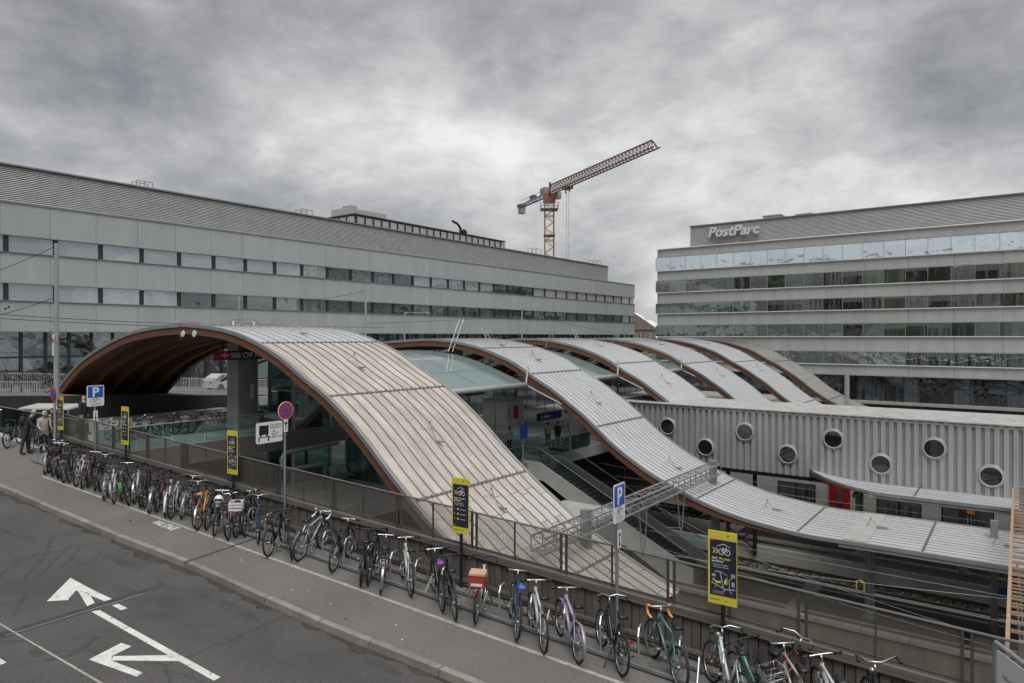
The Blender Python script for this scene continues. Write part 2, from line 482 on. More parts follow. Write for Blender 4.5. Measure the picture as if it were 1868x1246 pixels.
M_ROOFB = mat('lichened metal roof', (.42, .383, .338), .6, metal=.05, var=.24, scale=1.1, rndv=.06, spots=.14, stretch=(.28, 2.2, 1))
M_ROOFN = mat('new metal roof panel', (.50, .485, .46), .4, metal=.2, var=.06, scale=2)
M_ROOFG = mat('weathered grey roof', (.36, .355, .335), .55, metal=.1, var=.14, scale=1.2, rndv=.04, spots=.03)
M_GUTTER = mat('zinc gutter', (.34, .345, .35), .42, metal=.5, var=.15, scale=2)
M_SEAMD = mat('joint flashing', (.16, .15, .14), .55, metal=.2, var=.2)
RIBM = {'clean metal roof': mat('clean seam', (.40, .40, .41), .45, metal=.25, var=.1), 'lichened metal roof': mat('dark seam', (.20, .18, .16), .6, var=.2)}  # rib colours darkened for the shadow as well as the dirt at seams
M_TIMB = mat('glulam timber', (.15, .066, .038), .55, var=.3, scale=2, stretch=(.35, 6, 6), bump=.1, bscale=8)
M_SOFF = mat('timber soffit', (.13, .075, .043), .6, var=.3, scale=3, stretch=(.3, 9, 2), bump=.1, bscale=10)
M_ALUP = mat('green grey facade panel', (.37, .40, .398), .5, metal=.15, var=.07, scale=.9, rndv=.035, stretch=(1, 1, .22))
M_ALUT = mat('facade trim', (.24, .25, .245), .5, metal=.3, var=.08)
M_MULL = mat('dark mullion', (.028, .029, .03), .45, var=.1)
M_LOUV = mat('grey louvre', (.52, .52, .515), .5, metal=.3, var=.1, scale=1)
M_LOUVD = mat('louvre backing', (.32, .32, .32), .7, var=.1)
M_PPAN = mat('pale spandrel panel', (.42, .42, .41), .5, metal=.2, var=.10, scale=.8, rndv=.04, stretch=(1, 1, .2))
M_CORR = mat('corrugated cladding', (.40, .40, .41), .45, metal=.35, var=.13, scale=1.6, stretch=(1, 1, .12), rndv=.03)
M_WINL = window_mat('office glass', (.06, .065, .075), (.26, .30, .32), .45, .10, (.80, .88, .90), .75, 1.2)
M_WIND = window_mat('shaded glass', (.022, .024, .027), (.13, .14, .145), .32, .09, (.75, .82, .86), .28)
M_WINP = window_mat('mirror glass', (.03, .034, .034), (.17, .19, .19), .46, .07, (.76, .83, .86), .40)
M_WINT = window_mat('top floor glass', (.25, .30, .34), (.50, .57, .62), .45, .10, (.80, .90, .98), .8, 1.6)
M_PORT = window_mat('porthole glass', (.012, .013, .014), (.04, .045, .045), .10, .05, (.8, .85, .9), .2)
M_SHOP = window_mat('shop glass', (.014, .016, .018), (.07, .08, .09), .20, .25, (.75, .82, .88), .3)
M_TEAL = glass_clear('balustrade glass', (.68, .86, .82), .07, .94)
M_CANG = glass_clear('canopy glass', (.55, .70, .68), .30, .8, .08, .20)
M_WINY = window_mat('curtained glass', (.24, .235, .20), (.38, .37, .32), .35, .10, (.85, .87, .85), .7, 1.4)
M_SCREEN = mesh_screen('woven screen', (.13, .118, .105), .46, .022)
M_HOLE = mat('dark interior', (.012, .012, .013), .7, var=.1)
M_RED = mat('train red', (.36, .018, .022), .35, var=.1)
M_TRAINW = mat('train white', (.48, .47, .45), .4, var=.08, scale=1)
M_RUST = mat('primed rusty steel', (.34, .235, .165), .6, var=.22, scale=5)
M_SANDST = mat('sandstone', (.17, .15, .118), .85, var=.15, scale=.4)
M_TILE = mat('brown roof tiles', (.085, .058, .048), .85, var=.2, scale=1)
M_CRANER = mat('crane red', (.19, .075, .04), .55, var=.15)
M_CRANEY = mat('crane ochre', (.26, .155, .06), .6, var=.2)
M_CRANEW = mat('crane grey', (.27, .265, .26), .5, var=.12)

# ------------------------------------------------------------------ ground, street, tracks
struct('ground', MB().add([(-6000, -6000, -15.2), (6000, -6000, -15.2), (6000, 6000, -15.2), (-6000, 6000, -15.2)], [(0, 1, 2, 3)]), M_BALLAST, 'S')
def plane_f(mb, pts, h):
    """polygon of (p,q) points lying on the street slope at height h"""
    mb.add([(p, q, gz(p) + h) for p, q in pts], [tuple(range(len(pts)))]); return mb
kerb_px = [(-260, 780), (0, 888), (204, 975), (337.5, 1026), (560, 1126), (809.5, 1225.7)]
kerb = sorted([road_pq(x, y) for x, y in kerb_px])
kerb = [(-62, kerb[0][1] + .2)] + kerb + [(24, kerb[-1][1] + .05)]
def kq(p): return interp([(a, b) for a, b in kerb], p)
KP = [-62 + i * 1.0 for i in range(87)]
mb = MB()
for a, b in zip(KP, KP[1:]):
    plane_f(mb, [(a, -26), (b, -26), (b, kq(b) - .02), (a, kq(a) - .02)], -.125)
struct('road', mb, M_ROAD, 'F')
mb = MB()
for a, b in zip(KP, KP[1:]):
    plane_f(mb, [(a, kq(a) + .16), (b, kq(b) + .16), (b, 1.72), (a, 1.72)], 0)
struct('pavement', mb, M_WALK, 'F')
kt = thing('kerb', 'low granite kerb between road and bicycle pavement', 'kerb', (S0.x, S0.y, ZC), ROT_F)
del kt['category']; kt['kind'] = 'structure'
p = -40.0; i = 0
while p < 12:
    ln = (1.62, 1.55, 1.7, 1.35)[i % 4]; a, b = p + .012, p + ln - .012
    mb = MB(); qa, qb = kq(a), kq(b); dz = rnd.uniform(-.006, .006)
    za, zb = gz(a), gz(b)
    mb.hexa([(a, qa, za - .3), (b, qb, zb - .3), (b, qb + .165, zb - .3), (a, qa + .165, za - .3),
             (a, qa + .02, za + .004 + dz), (b, qb + .02, zb + .004 + dz), (b, qb + .165, zb + .004 + dz), (a, qa + .165, za + .004 + dz)])
    mb.build('kerb_stone', M_KERB, kt); p += ln; i += 1
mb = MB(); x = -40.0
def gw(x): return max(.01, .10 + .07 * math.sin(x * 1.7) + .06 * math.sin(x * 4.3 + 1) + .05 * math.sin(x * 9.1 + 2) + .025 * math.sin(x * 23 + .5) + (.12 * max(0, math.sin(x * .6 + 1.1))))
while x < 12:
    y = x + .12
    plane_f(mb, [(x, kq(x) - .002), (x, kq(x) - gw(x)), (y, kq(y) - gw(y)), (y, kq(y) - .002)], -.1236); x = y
struct('gutter_dirt_shade', mb, mat('grime and kerb shade', (.042, .038, .034), .9, var=.4, scale=3, spots=.3), 'F')  # gutter dirt that also paints the dark shade line at the kerb base
# painted edge line of the bicycle bays
mb = MB(); q0 = road_pq(77, 869); q1 = road_pq(1000, 1199)
def lq(p): return q0[1] + (q1[1] - q0[1]) * (p - q0[0]) / (q1[0] - q0[0])
for a, b in [(q0[0], -15), (-15, -6), (-6, 0), (0, 12)]:
    plane_f(mb, [(a, lq(a) - .045), (b, lq(b) - .045), (b, lq(b) + .045), (a, lq(a) + .045)], .004)
struct('pavement_edge_line', mb, M_PAINT2, 'F')
# lane arrows and lines, traced as flat paint on the road
def paint(name, polys, m=M_PAINT, h=-.121):
    mb = MB()
    for poly in polys:
        pts = [road_pq(x, y, .125) for x, y in poly]
        plane_f(mb, pts, h)
    return struct(name, mb, m, 'F')
def z5(pts, x0=0, y0=900, sc=3.6):
    return [(x0 + x / sc, y0 + y / sc) for x, y in pts]
paint('road_arrow', [z5([(307, 629), (462, 481), (600, 553), (540, 572), (496, 562), (445, 622)]),
                     z5([(600, 553), (735, 615), (688, 630), (540, 572)]), z5([(735, 655), (778, 646), (838, 674), (792, 686)]),
                     z5([(512, 566), (580, 572), (622, 640), (572, 660)]),
                     z5([(598, 694), (655, 686), (845, 790), (803, 806)]), z5([(807, 808), (849, 792), (1448, 1110), (1403, 1132)]),
                     z5([(1110, 970), (1185, 1008), (730, 1003), (745, 975)]),
                     z5([(582, 997), (796, 892), (864, 914), (735, 975), (730, 1003)]), z5([(582, 997), (730, 1003), (938, 1080), (898, 1105)])])
paint('lane_dash', [z5([(0, 988), (42, 1014), (0, 1030)]), z5([(235, 1216), (292, 1192), (560, 1320), (500, 1350)])])
paint('lane_line', [z5([(-300, 600), (-290, 595), (0, 766), (870, 1252), (855, 1262), (0, 777)])], M_PAINT2)
mb = MB()
for poly in [z5([(-200, 880), (0, 828), (600, 655), (1000, 540), (1075, 512), (1085, 530), (600, 690), (0, 868), (-200, 930)])]:
    plane_f(mb, [road_pq(x, y, .125) for x, y in poly], -.1225)
struct('road_joint_seal', mb, M_SEAL, 'F')
mb = MB()
a_, b_ = road_pq(10, 1135, .125), road_pq(262, 1062, .125)
mb.beam((a_[0], a_[1], gz(a_[0]) - .12), (b_[0], b_[1], gz(b_[0]) - .12), .035, .012)
struct('road_joint_rail', mb, M_GALVD, 'F')
a_, b_ = road_pq(338, 1026), road_pq(472, 980)
mb = MB().beam((a_[0], a_[1], gz(a_[0]) + .001), (b_[0], b_[1], gz(b_[0]) + .001), .07, .012)
struct('pavement_joint', mb, M_SEAL, 'F')
# repair patches and tyre scuffs with edges of their own
mb = MB()
for cx, cy, rx, ry in [(250, 1070, 52, 13), (330, 1062, 44, 10), (150, 1010, 28, 7), (40, 960, 26, 6), (220, 1005, 40, 8), (420, 1085, 60, 11), (700, 1190, 40, 9)]:
    pts = []
    for k in range(18):
        a = 2 * math.pi * k / 18; r = rnd.uniform(.8, 1.15)
        pts.append(road_pq(cx + rx * r * math.cos(a), cy + ry * r * math.sin(a) + .42 * rx * r * math.cos(a), .125))
    plane_f(mb, pts, -.1235)
struct('asphalt_patches', mb, mat('patched asphalt', (.060, .057, .056), .85, var=.25, scale=1.5, bump=.3, bscale=80, spots=.25), 'F')
mb = MB()
def scuff(pts, w_):
    P_ = [road_pq(x, y, .125) for x, y in z5(pts)]
    Q_ = [(interp([(i, p[0]) for i, p in enumerate(P_)], k * (len(P_) - 1) / 16), interp([(i, p[1]) for i, p in enumerate(P_)], k * (len(P_) - 1) / 16)) for k in range(17)]
    for a, b in zip(Q_, Q_[1:]):
        n_ = Vector((b[1] - a[1], a[0] - b[0])).normalized() * w_ / 2
        plane_f(mb, [(a[0] - n_.x, a[1] - n_.y), (b[0] - n_.x, b[1] - n_.y), (b[0] + n_.x, b[1] + n_.y), (a[0] + n_.x, a[1] + n_.y)], -.1232)
scuff([(345, 205), (300, 330), (180, 460), (110, 580)], .09); scuff([(480, 260), (330, 400), (200, 540), (90, 720)], .07); scuff([(140, 350), (60, 420), (-20, 480)], .10)
scuff([(680, 290), (620, 370), (560, 430)], .05); scuff([(530, 280), (480, 350), (400, 420)], .05); scuff([(0, 170), (120, 220), (235, 235)], .14); scuff([(640, 850), (480, 960), (300, 1000)], .12)
struct('tyre_marks', mb, mat('rubbered asphalt', (.052, .050, .049), .75, var=.3, scale=4, spots=.3), 'F')
st = text_mesh('WAL STAGE', .46, M_PAINT, .0005, .012, space=.92)
st.transform(Matrix.Rotation(-math.pi / 2, 4, 'X'))
o = link('stencilled_lettering', st)
a_, b_, c_ = road_pq(275, 953.5), road_pq(313, 967.5), road_pq(290, 949.3)
lw_ = max(v.co.x for v in st.vertices); lh_ = max(v.co.y for v in st.vertices)
st.transform(Matrix.Diagonal((math.hypot(b_[0] - a_[0], b_[1] - a_[1]) / lw_, math.hypot(c_[0] - a_[0], c_[1] - a_[1]) / lh_, 1, 1)))
o.location = F(a_[0], a_[1], .004)
o.rotation_euler = (0, math.atan(SLOPE), ROT_F + math.atan2(b_[1] - a_[1], b_[0] - a_[0])); o['kind'] = 'structure'

# upper street in front of the left-hand building (falls away along the facade)
def zst(d): return -3.3 - .065 * (d - 12)
mb = MB()
for d0 in range(-40, 130, 10):
    mb.add([(-75, d0, zst(d0)), (-47.2, d0, zst(d0)), (-47.2, d0 + 10, zst(d0 + 10)), (-75, d0 + 10, zst(d0 + 10))], [(0, 1, 2, 3)])
mb.add([(-75, 130, -9.9), (30, 130, -9.9), (30, 104.2, -9.9), (-75, 104.2, -9.9)], [(0, 1, 2, 3)])
struct('upper_street', mb, M_WALK, 'S')
struct('street_abutment', MB().add([(-47.19, -40, zst(-40) - .02), (-47.19, 130, zst(130) - .02), (-47.19, 130, -15), (-47.19, -40, -15)], [(0, 1, 2, 3)]), mat('shade-dark concrete', (.035, .034, .033), .9, var=.3), 'S')  # near-black wall colour stands for the shade inside the arch
# retaining wall under the railing, terrace and hall deck
mb = MB()
for a, b in [(-42, -20), (-20, 0), (0, 22)]:
    mb.hexa([(a, 1.74, -15), (b, 1.74, -15), (b, 2.1, -15), (a, 2.1, -15), (a, 1.74, gz(a) - .01), (b, 1.74, gz(b) - .01), (b, 2.1, gz(b) - .01), (a, 2.1, gz(a) - .01)])
struct('retaining_wall', mb, M_CONC, 'F')
struct('terrace', MB().box(-47.1, -32, 12.5, 27.5, -6.05, -5.2), M_DECK, 'S')
mb = MB().box(-31.99, -31.9, 12.5, 27.5, -6.1, -5.16)
struct('terrace_fascia', mb, mat('terrace fascia steel', (.13, .12, .112), .5, metal=.2, var=.1), 'S')
struct('hall_deck', MB().box(-47.1, -26, 13.5, 101, -8.95, -8.3), M_DECK, 'S')
struct('hall_deck_fascia', MB().box(-25.99, -25.85, 13.5, 101, -9.0, -8.25), M_GREY, 'S')
# guide lines on the hall deck (raised tactile strips)
mb = MB()
for dd in (30.5, 31.0, 38.6, 39.0, 47, 55): mb.box(-46, -26.3, dd, dd + .16, -8.3, -8.294)
for ss in (-33.2, -32.8, -28.5): mb.box(ss, ss + .16, 27, 60, -8.3, -8.292)
struct('guide_lines', mb, M_PAINT, 'S')
# platforms: slab, edge stones, tracks
def platform(d0, d1, s0, s1, wm=None):
    struct('platform', MB().box(s0, s1, d0 + .35, d1 - .35, -14.95, -13.8), M_PLAT, 'S')
    struct('platform_wall', MB().box(s0, s1, d0 + .12, d0 + .34, -15.1, -13.96).box(s0, s1, d1 - .34, d1 - .12, -15.1, -13.96), wm or M_STAIN, 'S')
    for dd in (d0, d1):
        x = s0
        t = thing('platform_edge', 'pale edge stones along the platform rim', 'kerb', W(x, dd, -13.8), ROT_S); del t['category']; t['kind'] = 'structure'
        OFF[t.name] = (x, dd, -13.8)
        while x < s1 - .1:
            MB().box(x + .012, x + 1.98, min(dd, dd + (.4 if dd == d0 else -.4)), max(dd, dd + (.4 if dd == d0 else -.4)), -13.955, -13.785).build('edge_stone', M_EDGE, t)
            x += 2.0
platform(35.6, 40.9, -20, 14)
platform(47.6, 54.2, -16, 14, M_CONC)
struct('tactile_strip', MB().box(-20, 14, 36.35, 36.6, -13.8, -13.79).box(-20, 14, 39.9, 40.15, -13.8, -13.79), M_EDGE, 'S')
struct('platform_crossing_band', MB().box(-9.6, -8.8, 36.0, 40.5, -13.8, -13.792), M_EDGE, 'S')
struct('service_wall', MB().box(-26, 14, 46.6, 46.9, -15, -14.05), M_CONC, 'S')
struct('cable_duct', MB().box(-26, 14, 43.7, 44.2, -15.1, -14.85), M_CONC, 'S')
for dc in (30.4, 33.4, 42.7, 45.3, 56.3):
    t = sthing('railway_track', 'pair of rusty rails on sleepers, ' + {30.4: 'farther from the platform edge on the railing side', 33.4: 'next to the near platform edge', 42.7: 'next to the far edge of the near platform', 45.3: 'beside the stained service wall', 56.3: 'under the red and white train'}[dc], 'track', -26, dc, -15.2, 'tracks below the wave roofs')
    for k in (-.72, .72):
        MB().box(-26, 16, dc + k - .035, dc + k + .035, -14.98, -14.84).box(-26, 16, dc + k - .07, dc + k + .07, -15.0, -14.975).build('rail', M_RAIL, t)
    me = MB().box(-.13, .13, -1.3, 1.3, -.12, .04).mesh('sleeper', mat('old sleeper', (.05, .045, .04), .9, var=.3))
    for k in range(68):
        o = link('sleeper', me, t); o.location = (.3 + k * .62, 0, .18)
# loose stones of the ballast bed
mb = MB()
for k in range(9000):
    s_, d_ = rnd.uniform(-20, 14), rnd.choice((rnd.uniform(41.1, 46.5), rnd.uniform(29, 35.4), rnd.uniform(41.1, 44)))
    r = rnd.uniform(.04, .10); z = -15.08 + rnd.uniform(-.05, .06)
    a = rnd.uniform(0, 3.1)
    x1, y1 = r * math.cos(a), r * math.sin(a)
    mb.add([(s_ + x1, d_ + y1, z), (s_ - y1, d_ + x1, z), (s_ - x1, d_ - y1, z), (s_ + y1, d_ - x1, z), (s_ + .3 * x1, d_, z + r)], [(0, 1, 4), (1, 2, 4), (2, 3, 4), (3, 0, 4)])
o = mb.build('ballast_stones', M_BALLAST, None, frame='S'); tag(o, 'loose grey brown ballast stones between the rails', 'ballast', kind='stuff')
del o['category']

# ------------------------------------------------------------------ wave roofs
P1 = [(-54, -6.3), (-52, -4.8), (-49.9, -3.41), (-48, -2.29), (-46.3, -1.49), (-43.4, -.57), (-40.5, .11), (-37.9, .43), (-34.7, .6), (-33.3, .58),
      (-30.6, .36), (-28.5, -.05), (-26.2, -.8), (-24.1, -1.82), (-22.9, -2.38), (-21.6, -3.17), (-20.3, -4.12), (-19.1, -5.12), (-17.8, -6.1),
      (-16.9, -6.72), (-15.9, -7.35), (-15, -7.95), (-13.1, -8.85), (-11.3, -9.6), (-9, -10.4)]
P2 = [(-52, -6.6), (-50, -5.3), (-47, -3.4), (-44, -2.0), (-41, -1.05), (-38, -.5), (-35.6, -.3), (-32, -.19), (-29, -.55), (-27.2, -1.0), (-25.4, -1.64), (-23.7, -2.6),
      (-22.5, -3.22), (-21.6, -3.8), (-20.3, -4.66), (-19, -5.7), (-18.1, -6.36), (-17.2, -6.9), (-16.3, -7.4), (-14.8, -8.05), (-13.5, -8.55),
      (-11.6, -9.05), (-9.9, -9.3), (-8.1, -9.45), (-5.4, -9.42), (0, -9.4), (14, -9.4)]
P3 = [(-12.5, -7.4), (-11.3, -8.05), (-10.2, -8.35), (-9, -8.56), (-7.8, -8.66), (-5, -8.7), (0, -8.68), (14, -8.68)]
def strip(mb, prof, s0, s1, d0, d1, dz0=0.0, dz1=0.0, step=.55, thick=None, tend=None):
    """a curved band following the roof line; dz shifts it normal-ish (vertically)"""
    n = max(1, int(math.ceil((s1 - s0) / step)))
    ss = [s0 + (s1 - s0) * i / n for i in range(n + 1)]
    base = len(mb.v)
    vs = []; fs = []
    for s in ss:
        z = interp(prof, s)
        if thick is None: vs += [(s, d0, z + dz0), (s, d1, z + dz1)]
        else:
            e = .05; sl = (interp(prof, s + e) - interp(prof, s - e)) / (2 * e); ln = math.sqrt(1 + sl * sl)
            nx, nz = sl / ln, -1 / ln
            if tend is not None:
                full = thick if s == ss[0] else full
                thick = full * min(1, max(.06, (tend - s) / 6.5))
            vs += [(s + nx * dz0, d0, z + nz * dz0), (s + nx * dz0, d1, z + nz * dz0), (s + nx * (dz0 + thick), d1, z + nz * (dz0 + thick)), (s + nx * (dz0 + thick), d0, z + nz * (dz0 + thick))]
    if prof is P3:
        vs = [(x, max(y, 45.45 - 3.1 * min(1, max(0, (x + 10.6) / 4.2)) ** .7), z) for x, y, z in vs]
    k = 2 if thick is None else 4
    for i in range(n):
        a, b = i * k, (i + 1) * k
        if k == 2: fs.append((a, b, b + 1, a + 1))
        else:
            for j in range(4): fs.append((a + j, b + j, b + (j + 1) % 4, a + (j + 1) % 4))
    if k == 4: fs += [(0, 1, 2, 3), (n * 4 + 3, n * 4 + 2, n * 4 + 1, n * 4)]
    mb.add(vs, fs)
def seam_rib(mb, prof, s0, s1, d, w=.026, h=.042):
    strip(mb, prof, s0, s1, d - w / 2, d + w / 2, -h, None, .6, h + .01)
def pan(mb, prof, s0, s1, d0, d1, rib=True):
    strip(mb, prof, s0, s1, d0, d1, -.004, None, .55, .05)
    mb.cur = 1
    if rib: seam_rib(mb, prof, s0, s1, d0 + .02)
    mb.cur = 0
TIMB_END = -6.8
def wave(label, prof, d0, w, s0, s1, joints, npan, mats, beams=True, single=True, gut=M_GUTTER, neww=()):
    sb = (s0 + s1) / 2
    t = sthing('wave_roof', label, 'roof', sb, d0, -13.8, 'wave-shaped platform roofs')
    cuts = [s0] + [j for j in joints if s0 + .3 < j < s1 - .3] + [s1]
    pw = w / npan
    for ci, (a, b) in enumerate(zip(cuts, cuts[1:])):
        m = mats(ci, (a + b) / 2)
        if single:
            for k in range(npan):
                sub = [(a + .02, b - .02)]
                if (ci, k) in neww or (neww and ci in [x[0] for x in neww]):
                    st_ = rnd.uniform(.5, 1.6); sub = [(a + .02, a + st_), (a + st_ + .02, a + st_ + 1.5), (a + st_ + 1.52, b - .02)]
                for q, (x, y) in enumerate(sub):
                    if y - x < .1: continue
                    mb = MB(); pan(mb, prof, x, y, d0 + k * pw + .006, d0 + (k + 1) * pw - .006)
                    mm = M_ROOFN if ((ci, k) in neww and q == 1) else m
                    mb.build('roof_panel', [mm, RIBM.get(m.name, M_SEAMD)], t)
        else:
            mb = MB()
            strip(mb, prof, a + .02, b - .02, d0, d0 + w, -.004, None, .55, .05)
            mb.cur = 1
            for k in range(npan + 1): seam_rib(mb, prof, a + .02, b - .02, min(max(d0 + k * pw, d0 + .03), d0 + w - .03))
            mb.build('roof_panel', [m, RIBM.get(m.name, M_SEAMD)], t)
    for j in cuts[1:-1]:
        mb = MB(); strip(mb, prof, j - .035, j + .035, d0, d0 + w, -.03, None, .06, .05)
        for k in range(npan * 2): seam_rib(mb, prof, j - .05, j + .05, d0 + .1 + (w - .2) * k / (npan * 2 - 1), .05, .06)
        mb.build('joint_strip', M_SEAMD, t)
    for dd, nm in ((d0, -1), (d0 + w, 1)):
        mb = MB(); strip(mb, prof, s0, s1, dd - .16 if nm < 0 else dd + .005, dd - .005 if nm < 0 else dd + .16, -.05, None, .55, .17)
        mb.build('gutter_edge', gut, t, smooth=False)
        mb = MB(); strip(mb, prof, s0 + .05, min(s1 - .05, TIMB_END) if s1 > 0 else s1 - .05, dd - .10 if nm < 0 else dd - .14, dd + .14 if nm < 0 else dd + .10, .125, None, .55, .36, TIMB_END if s1 > 0 else None)
        mb.build('edge_beam', M_TIMB, t)
        if s1 > 0:
            mb = MB(); strip(mb, prof, TIMB_END + .05, s1 - .05, dd - .10 if nm < 0 else dd - .14, dd + .14 if nm < 0 else dd + .10, .125, None, .8, .16)
            mb.build('edge_beam', M_GREY, t, label='slim grey steel edge of the flat canopy')
    # boarded soffit and inner ribs
    mb = MB(); strip(mb, prof, s0 + .05, s1 - .05, d0 + .15, d0 + w - .15, .10, None, .55, .05)
    mb.build('soffit', M_SOFF, t)
    if beams:
        for k in range(1, beams + 1):
            dd = d0 + w * k / (beams + 1)
            mb = MB(); strip(mb, prof, s0 + .05, s1 - .05, dd - .11, dd + .11, .152, None, .55, .55)
            mb.build('rib_beam', M_TIMB, t)
    return t
def anchor(t, prof, s, d, m=M_GALVD):
    """little fall-arrest post: three struts and an eye on the roof sheet"""
    z = interp(prof, s); mb = MB()
    top = (s, d, z + .42)
    for a in (0, 2.1, 4.2):
        x, y = s + .38 * math.cos(a), d + .38 * math.sin(a)
        mb.tube([(x, y, interp(prof, x) + .01), top], .014, 5)
    mb.ball((s, d, z + .46), .05, n=6, m=4)
    mb.box(s + .25, s + .75, d - .05, d + .05, interp(prof, s + .5) + .05, interp(prof, s + .5) + .11)
    mb.build('roof_anchor', m, t)
joint1 = [-51.5, -46.8, -42, -37.2, -32.4, -27.6, -22.75, -17.85, -13.2]
w1 = wave('beige weathered wave roof nearest the bicycle street, open timber arch at its left end', P1, 18, 7, -53.2, -10.6, joint1, 13,
          lambda ci, s: M_ROOFW if s < -27.6 else M_ROOFB, beams=4, neww={(8, 6), (8, 7), (8, 9), (8, 10), (8, 11), (8, 12), (9, 5)})
for s_, d_ in [(-29.5, 21.4), (-25.2, 21.4), (-20.3, 21.4), (-17.1, 21.6), (-34, 21.4)]: anchor(w1, P1, s_, d_)
joint2 = [-47, -42.2, -37.4, -32.4, -28, -24.2, -19.6, -13.6, -8.6, -3.4, 2.4, 8]
w2 = wave('silver grey wave roof sweeping down to the long flat platform canopy, second from the street', P2, 34.5, 6, -51, 14, joint2, 13,
          lambda ci, s: M_ROOFW, beams=2)
for s_, d_ in [(-29, 37.2), (-26, 37.2), (-21.5, 37.2), (-16.3, 37.2), (-10.8, 37.4), (-5.9, 37.6), (-.8, 37.6)]: anchor(w2, P2, s_, d_)
mb = MB(); strip(mb, P2, -6.6, -5.6, 34.6, 40.4, -.06, None, .3, .07)
mb.build('ridge_hatch', M_ROOFG, w2)
w3 = wave('silver wave roof diving behind the corrugated porthole building', P2, 46.2, 6.8, -50, -18.2, [-46, -41, -36, -31, -24.6, -20], 13, lambda ci, s: M_ROOFW, beams=1, single=False)
w4 = wave('third-farthest silver wave roof with crowd visible beneath', P2, 58, 7, -50, -14, [-44, -37, -30, -24, -18], 13, lambda ci, s: M_ROOFW, beams=1, single=False)
w5 = wave('second-farthest silver wave roof', P2, 70, 7.3, -50, -13, [-44, -37, -30, -23.6, -17.5], 13, lambda ci, s: M_ROOFW, beams=1, single=False)
w6 = wave('dull grey beige wave roof, farthest one beside the office block', P2, 82, 7, -50, -11, [-44, -37, -30, -23, -17], 13, lambda ci, s: M_ROOFG, beams=1, single=False)
for t_, d_ in ((w3, 49.5), (w4, 61.5), (w5, 73.5), (w6, 85.5)):
    for s_ in (-28.2, -22.3, -18.9 if d_ < 50 else -16.2): anchor(t_, P2, s_, d_)
wc = wave('low silver platform canopy emerging under the corrugated building', P3, 42.6, 6.5, -10.6, 14, [-4.6, 3], 13, lambda ci, s: M_ROOFW, beams=1, single=True)
tag(wc, None, None, 'low platform canopies')

# columns under the low canopies
def column(label, s, d, z0, z1, w=.42, m=M_GREY, group='steel platform columns'):
    t = sthing('platform_column', label, 'column', s, d, z0, group)
    MB().box(s - w / 2, s + w / 2, d - .09, d + .09, z0, z1).box(s - .05, s + .05, d - .22, d + .22, z0, z1).build('shaft', m, t)
    MB().box(s - .32, s + .32, d - .32, d + .32, z0, z0 + .03).build('base_plate', M_GALVD, t)
    MB().beam((s, d - 1.6, z1 + .1), (s, d + 1.6, z1 + .1), .2, .26).build('bracket', m, t)
column('grey steel column standing on the near platform under the long canopy', -5.9, 37.4, -13.8, -10.35)
column('grey steel column at the right end of the near platform', 3.6, 37.4, -13.8, -10.35)
column('grey column beneath the stairs foot on the near platform', -13.2, 36.2, -13.8, -9.3)
column('grey column under the far low canopy beside the red train door', -7.9, 46.4, -13.4, -9.6)
column('grey column under the far low canopy right of the train windows', -2.6, 46.4, -13.4, -9.6)
# ------------------------------------------------------------------ left-hand office building (facade at s = -62)
lb = sthing('office_building', 'long grey green office block with two window bands and louvred attic', 'building', -62, 60, -6, None)
FS, D0L, D1L, MOD = -62.0, 8.1, 124.65, 3.35
def zg(d): return zst(d) - .1
MB().box(-92, FS - .35, D0L, D1L - .05, .36, 10.0).build('core_wall', M_LOUVD, lb)
MB().box(-92, FS - .9, D0L, D1L - .05, -15, .36).build('ground_floor_wall', M_CONCD, lb)
bands = [(10.25, 7.82), (6.42, 4.15), (2.72, .42)]
nm = int((D1L - D0L) / MOD) + 1
pd = [max(D0L, D0L + .2 + k * MOD - MOD) for k in range(nm + 2)]; pd = [x for x in pd if x < D1L] + [D1L]
for zt, zb in bands:
    me_cache = {}
    for a, b in zip(pd, pd[1:]):
        if b - a < .2: continue
        MB().box(FS - .3, FS, a + .012, b - .012, zb, zt).build('facade_panel', M_ALUP, lb)
    MB().box(FS - .3, FS + .07, D0L, D1L + .02, zt - .001, zt + .07).build('band_trim', M_ALUT, lb)
    MB().box(FS - .3, FS + .05, D0L, D1L + .02, zb - .08, zb - .003).build('band_trim', M_ALUT, lb)
wd = [D0L + .6 + k * MOD for k in range(nm + 1)]; wd = [x for x in wd if x < D1L - .3] + [D1L]
for zt, zb, mm in ((7.74, 6.49, M_WINL), (4.07, 2.79, M_WINL)):
    for a, b in zip(wd, wd[1:]):
        w_ = MB().box(FS - .34, FS - .16, a + .16, b - .16, zb, zt).build('window', (M_WINL if a < 46 or 60 < a < 76 else M_WINY if a > 88 else M_WIND) if zt > 5 else (M_WINL if a < 30 else M_WIND), lb)
        MB().box(FS - .32, FS - .06, a - .16, a + .16, zb, zt).build('mullion', M_MULL, lb)
    MB().box(FS - .12, FS + .10, D0L, D1L, zb - .04, zb - .002).build('sill', M_ALUT, lb)
# ground floor glazing
gd = [D0L + k * 1.675 for k in range(int((D1L - D0L) / 1.675) + 1)]
for a, b in zip(gd, gd[1:]):
    zb = zg(b)
    for z0_, z1_ in ((-1.55, .33), (zb + .1, -1.68)):
        if z1_ - z0_ < .3: continue
        MB().box(FS - .6, FS - .45, a + .1, b - .1, z0_, z1_).build('shop_pane', M_SHOP if a > 30 else M_WIND, lb)
    MB().box(FS - .66, FS - .32, a - .1, a + .1, zb, .34).build('mullion', M_MULL, lb)
MB().box(FS - .62, FS - .40, D0L, D1L, -1.67, -1.56).build('transom', M_MULL, lb)
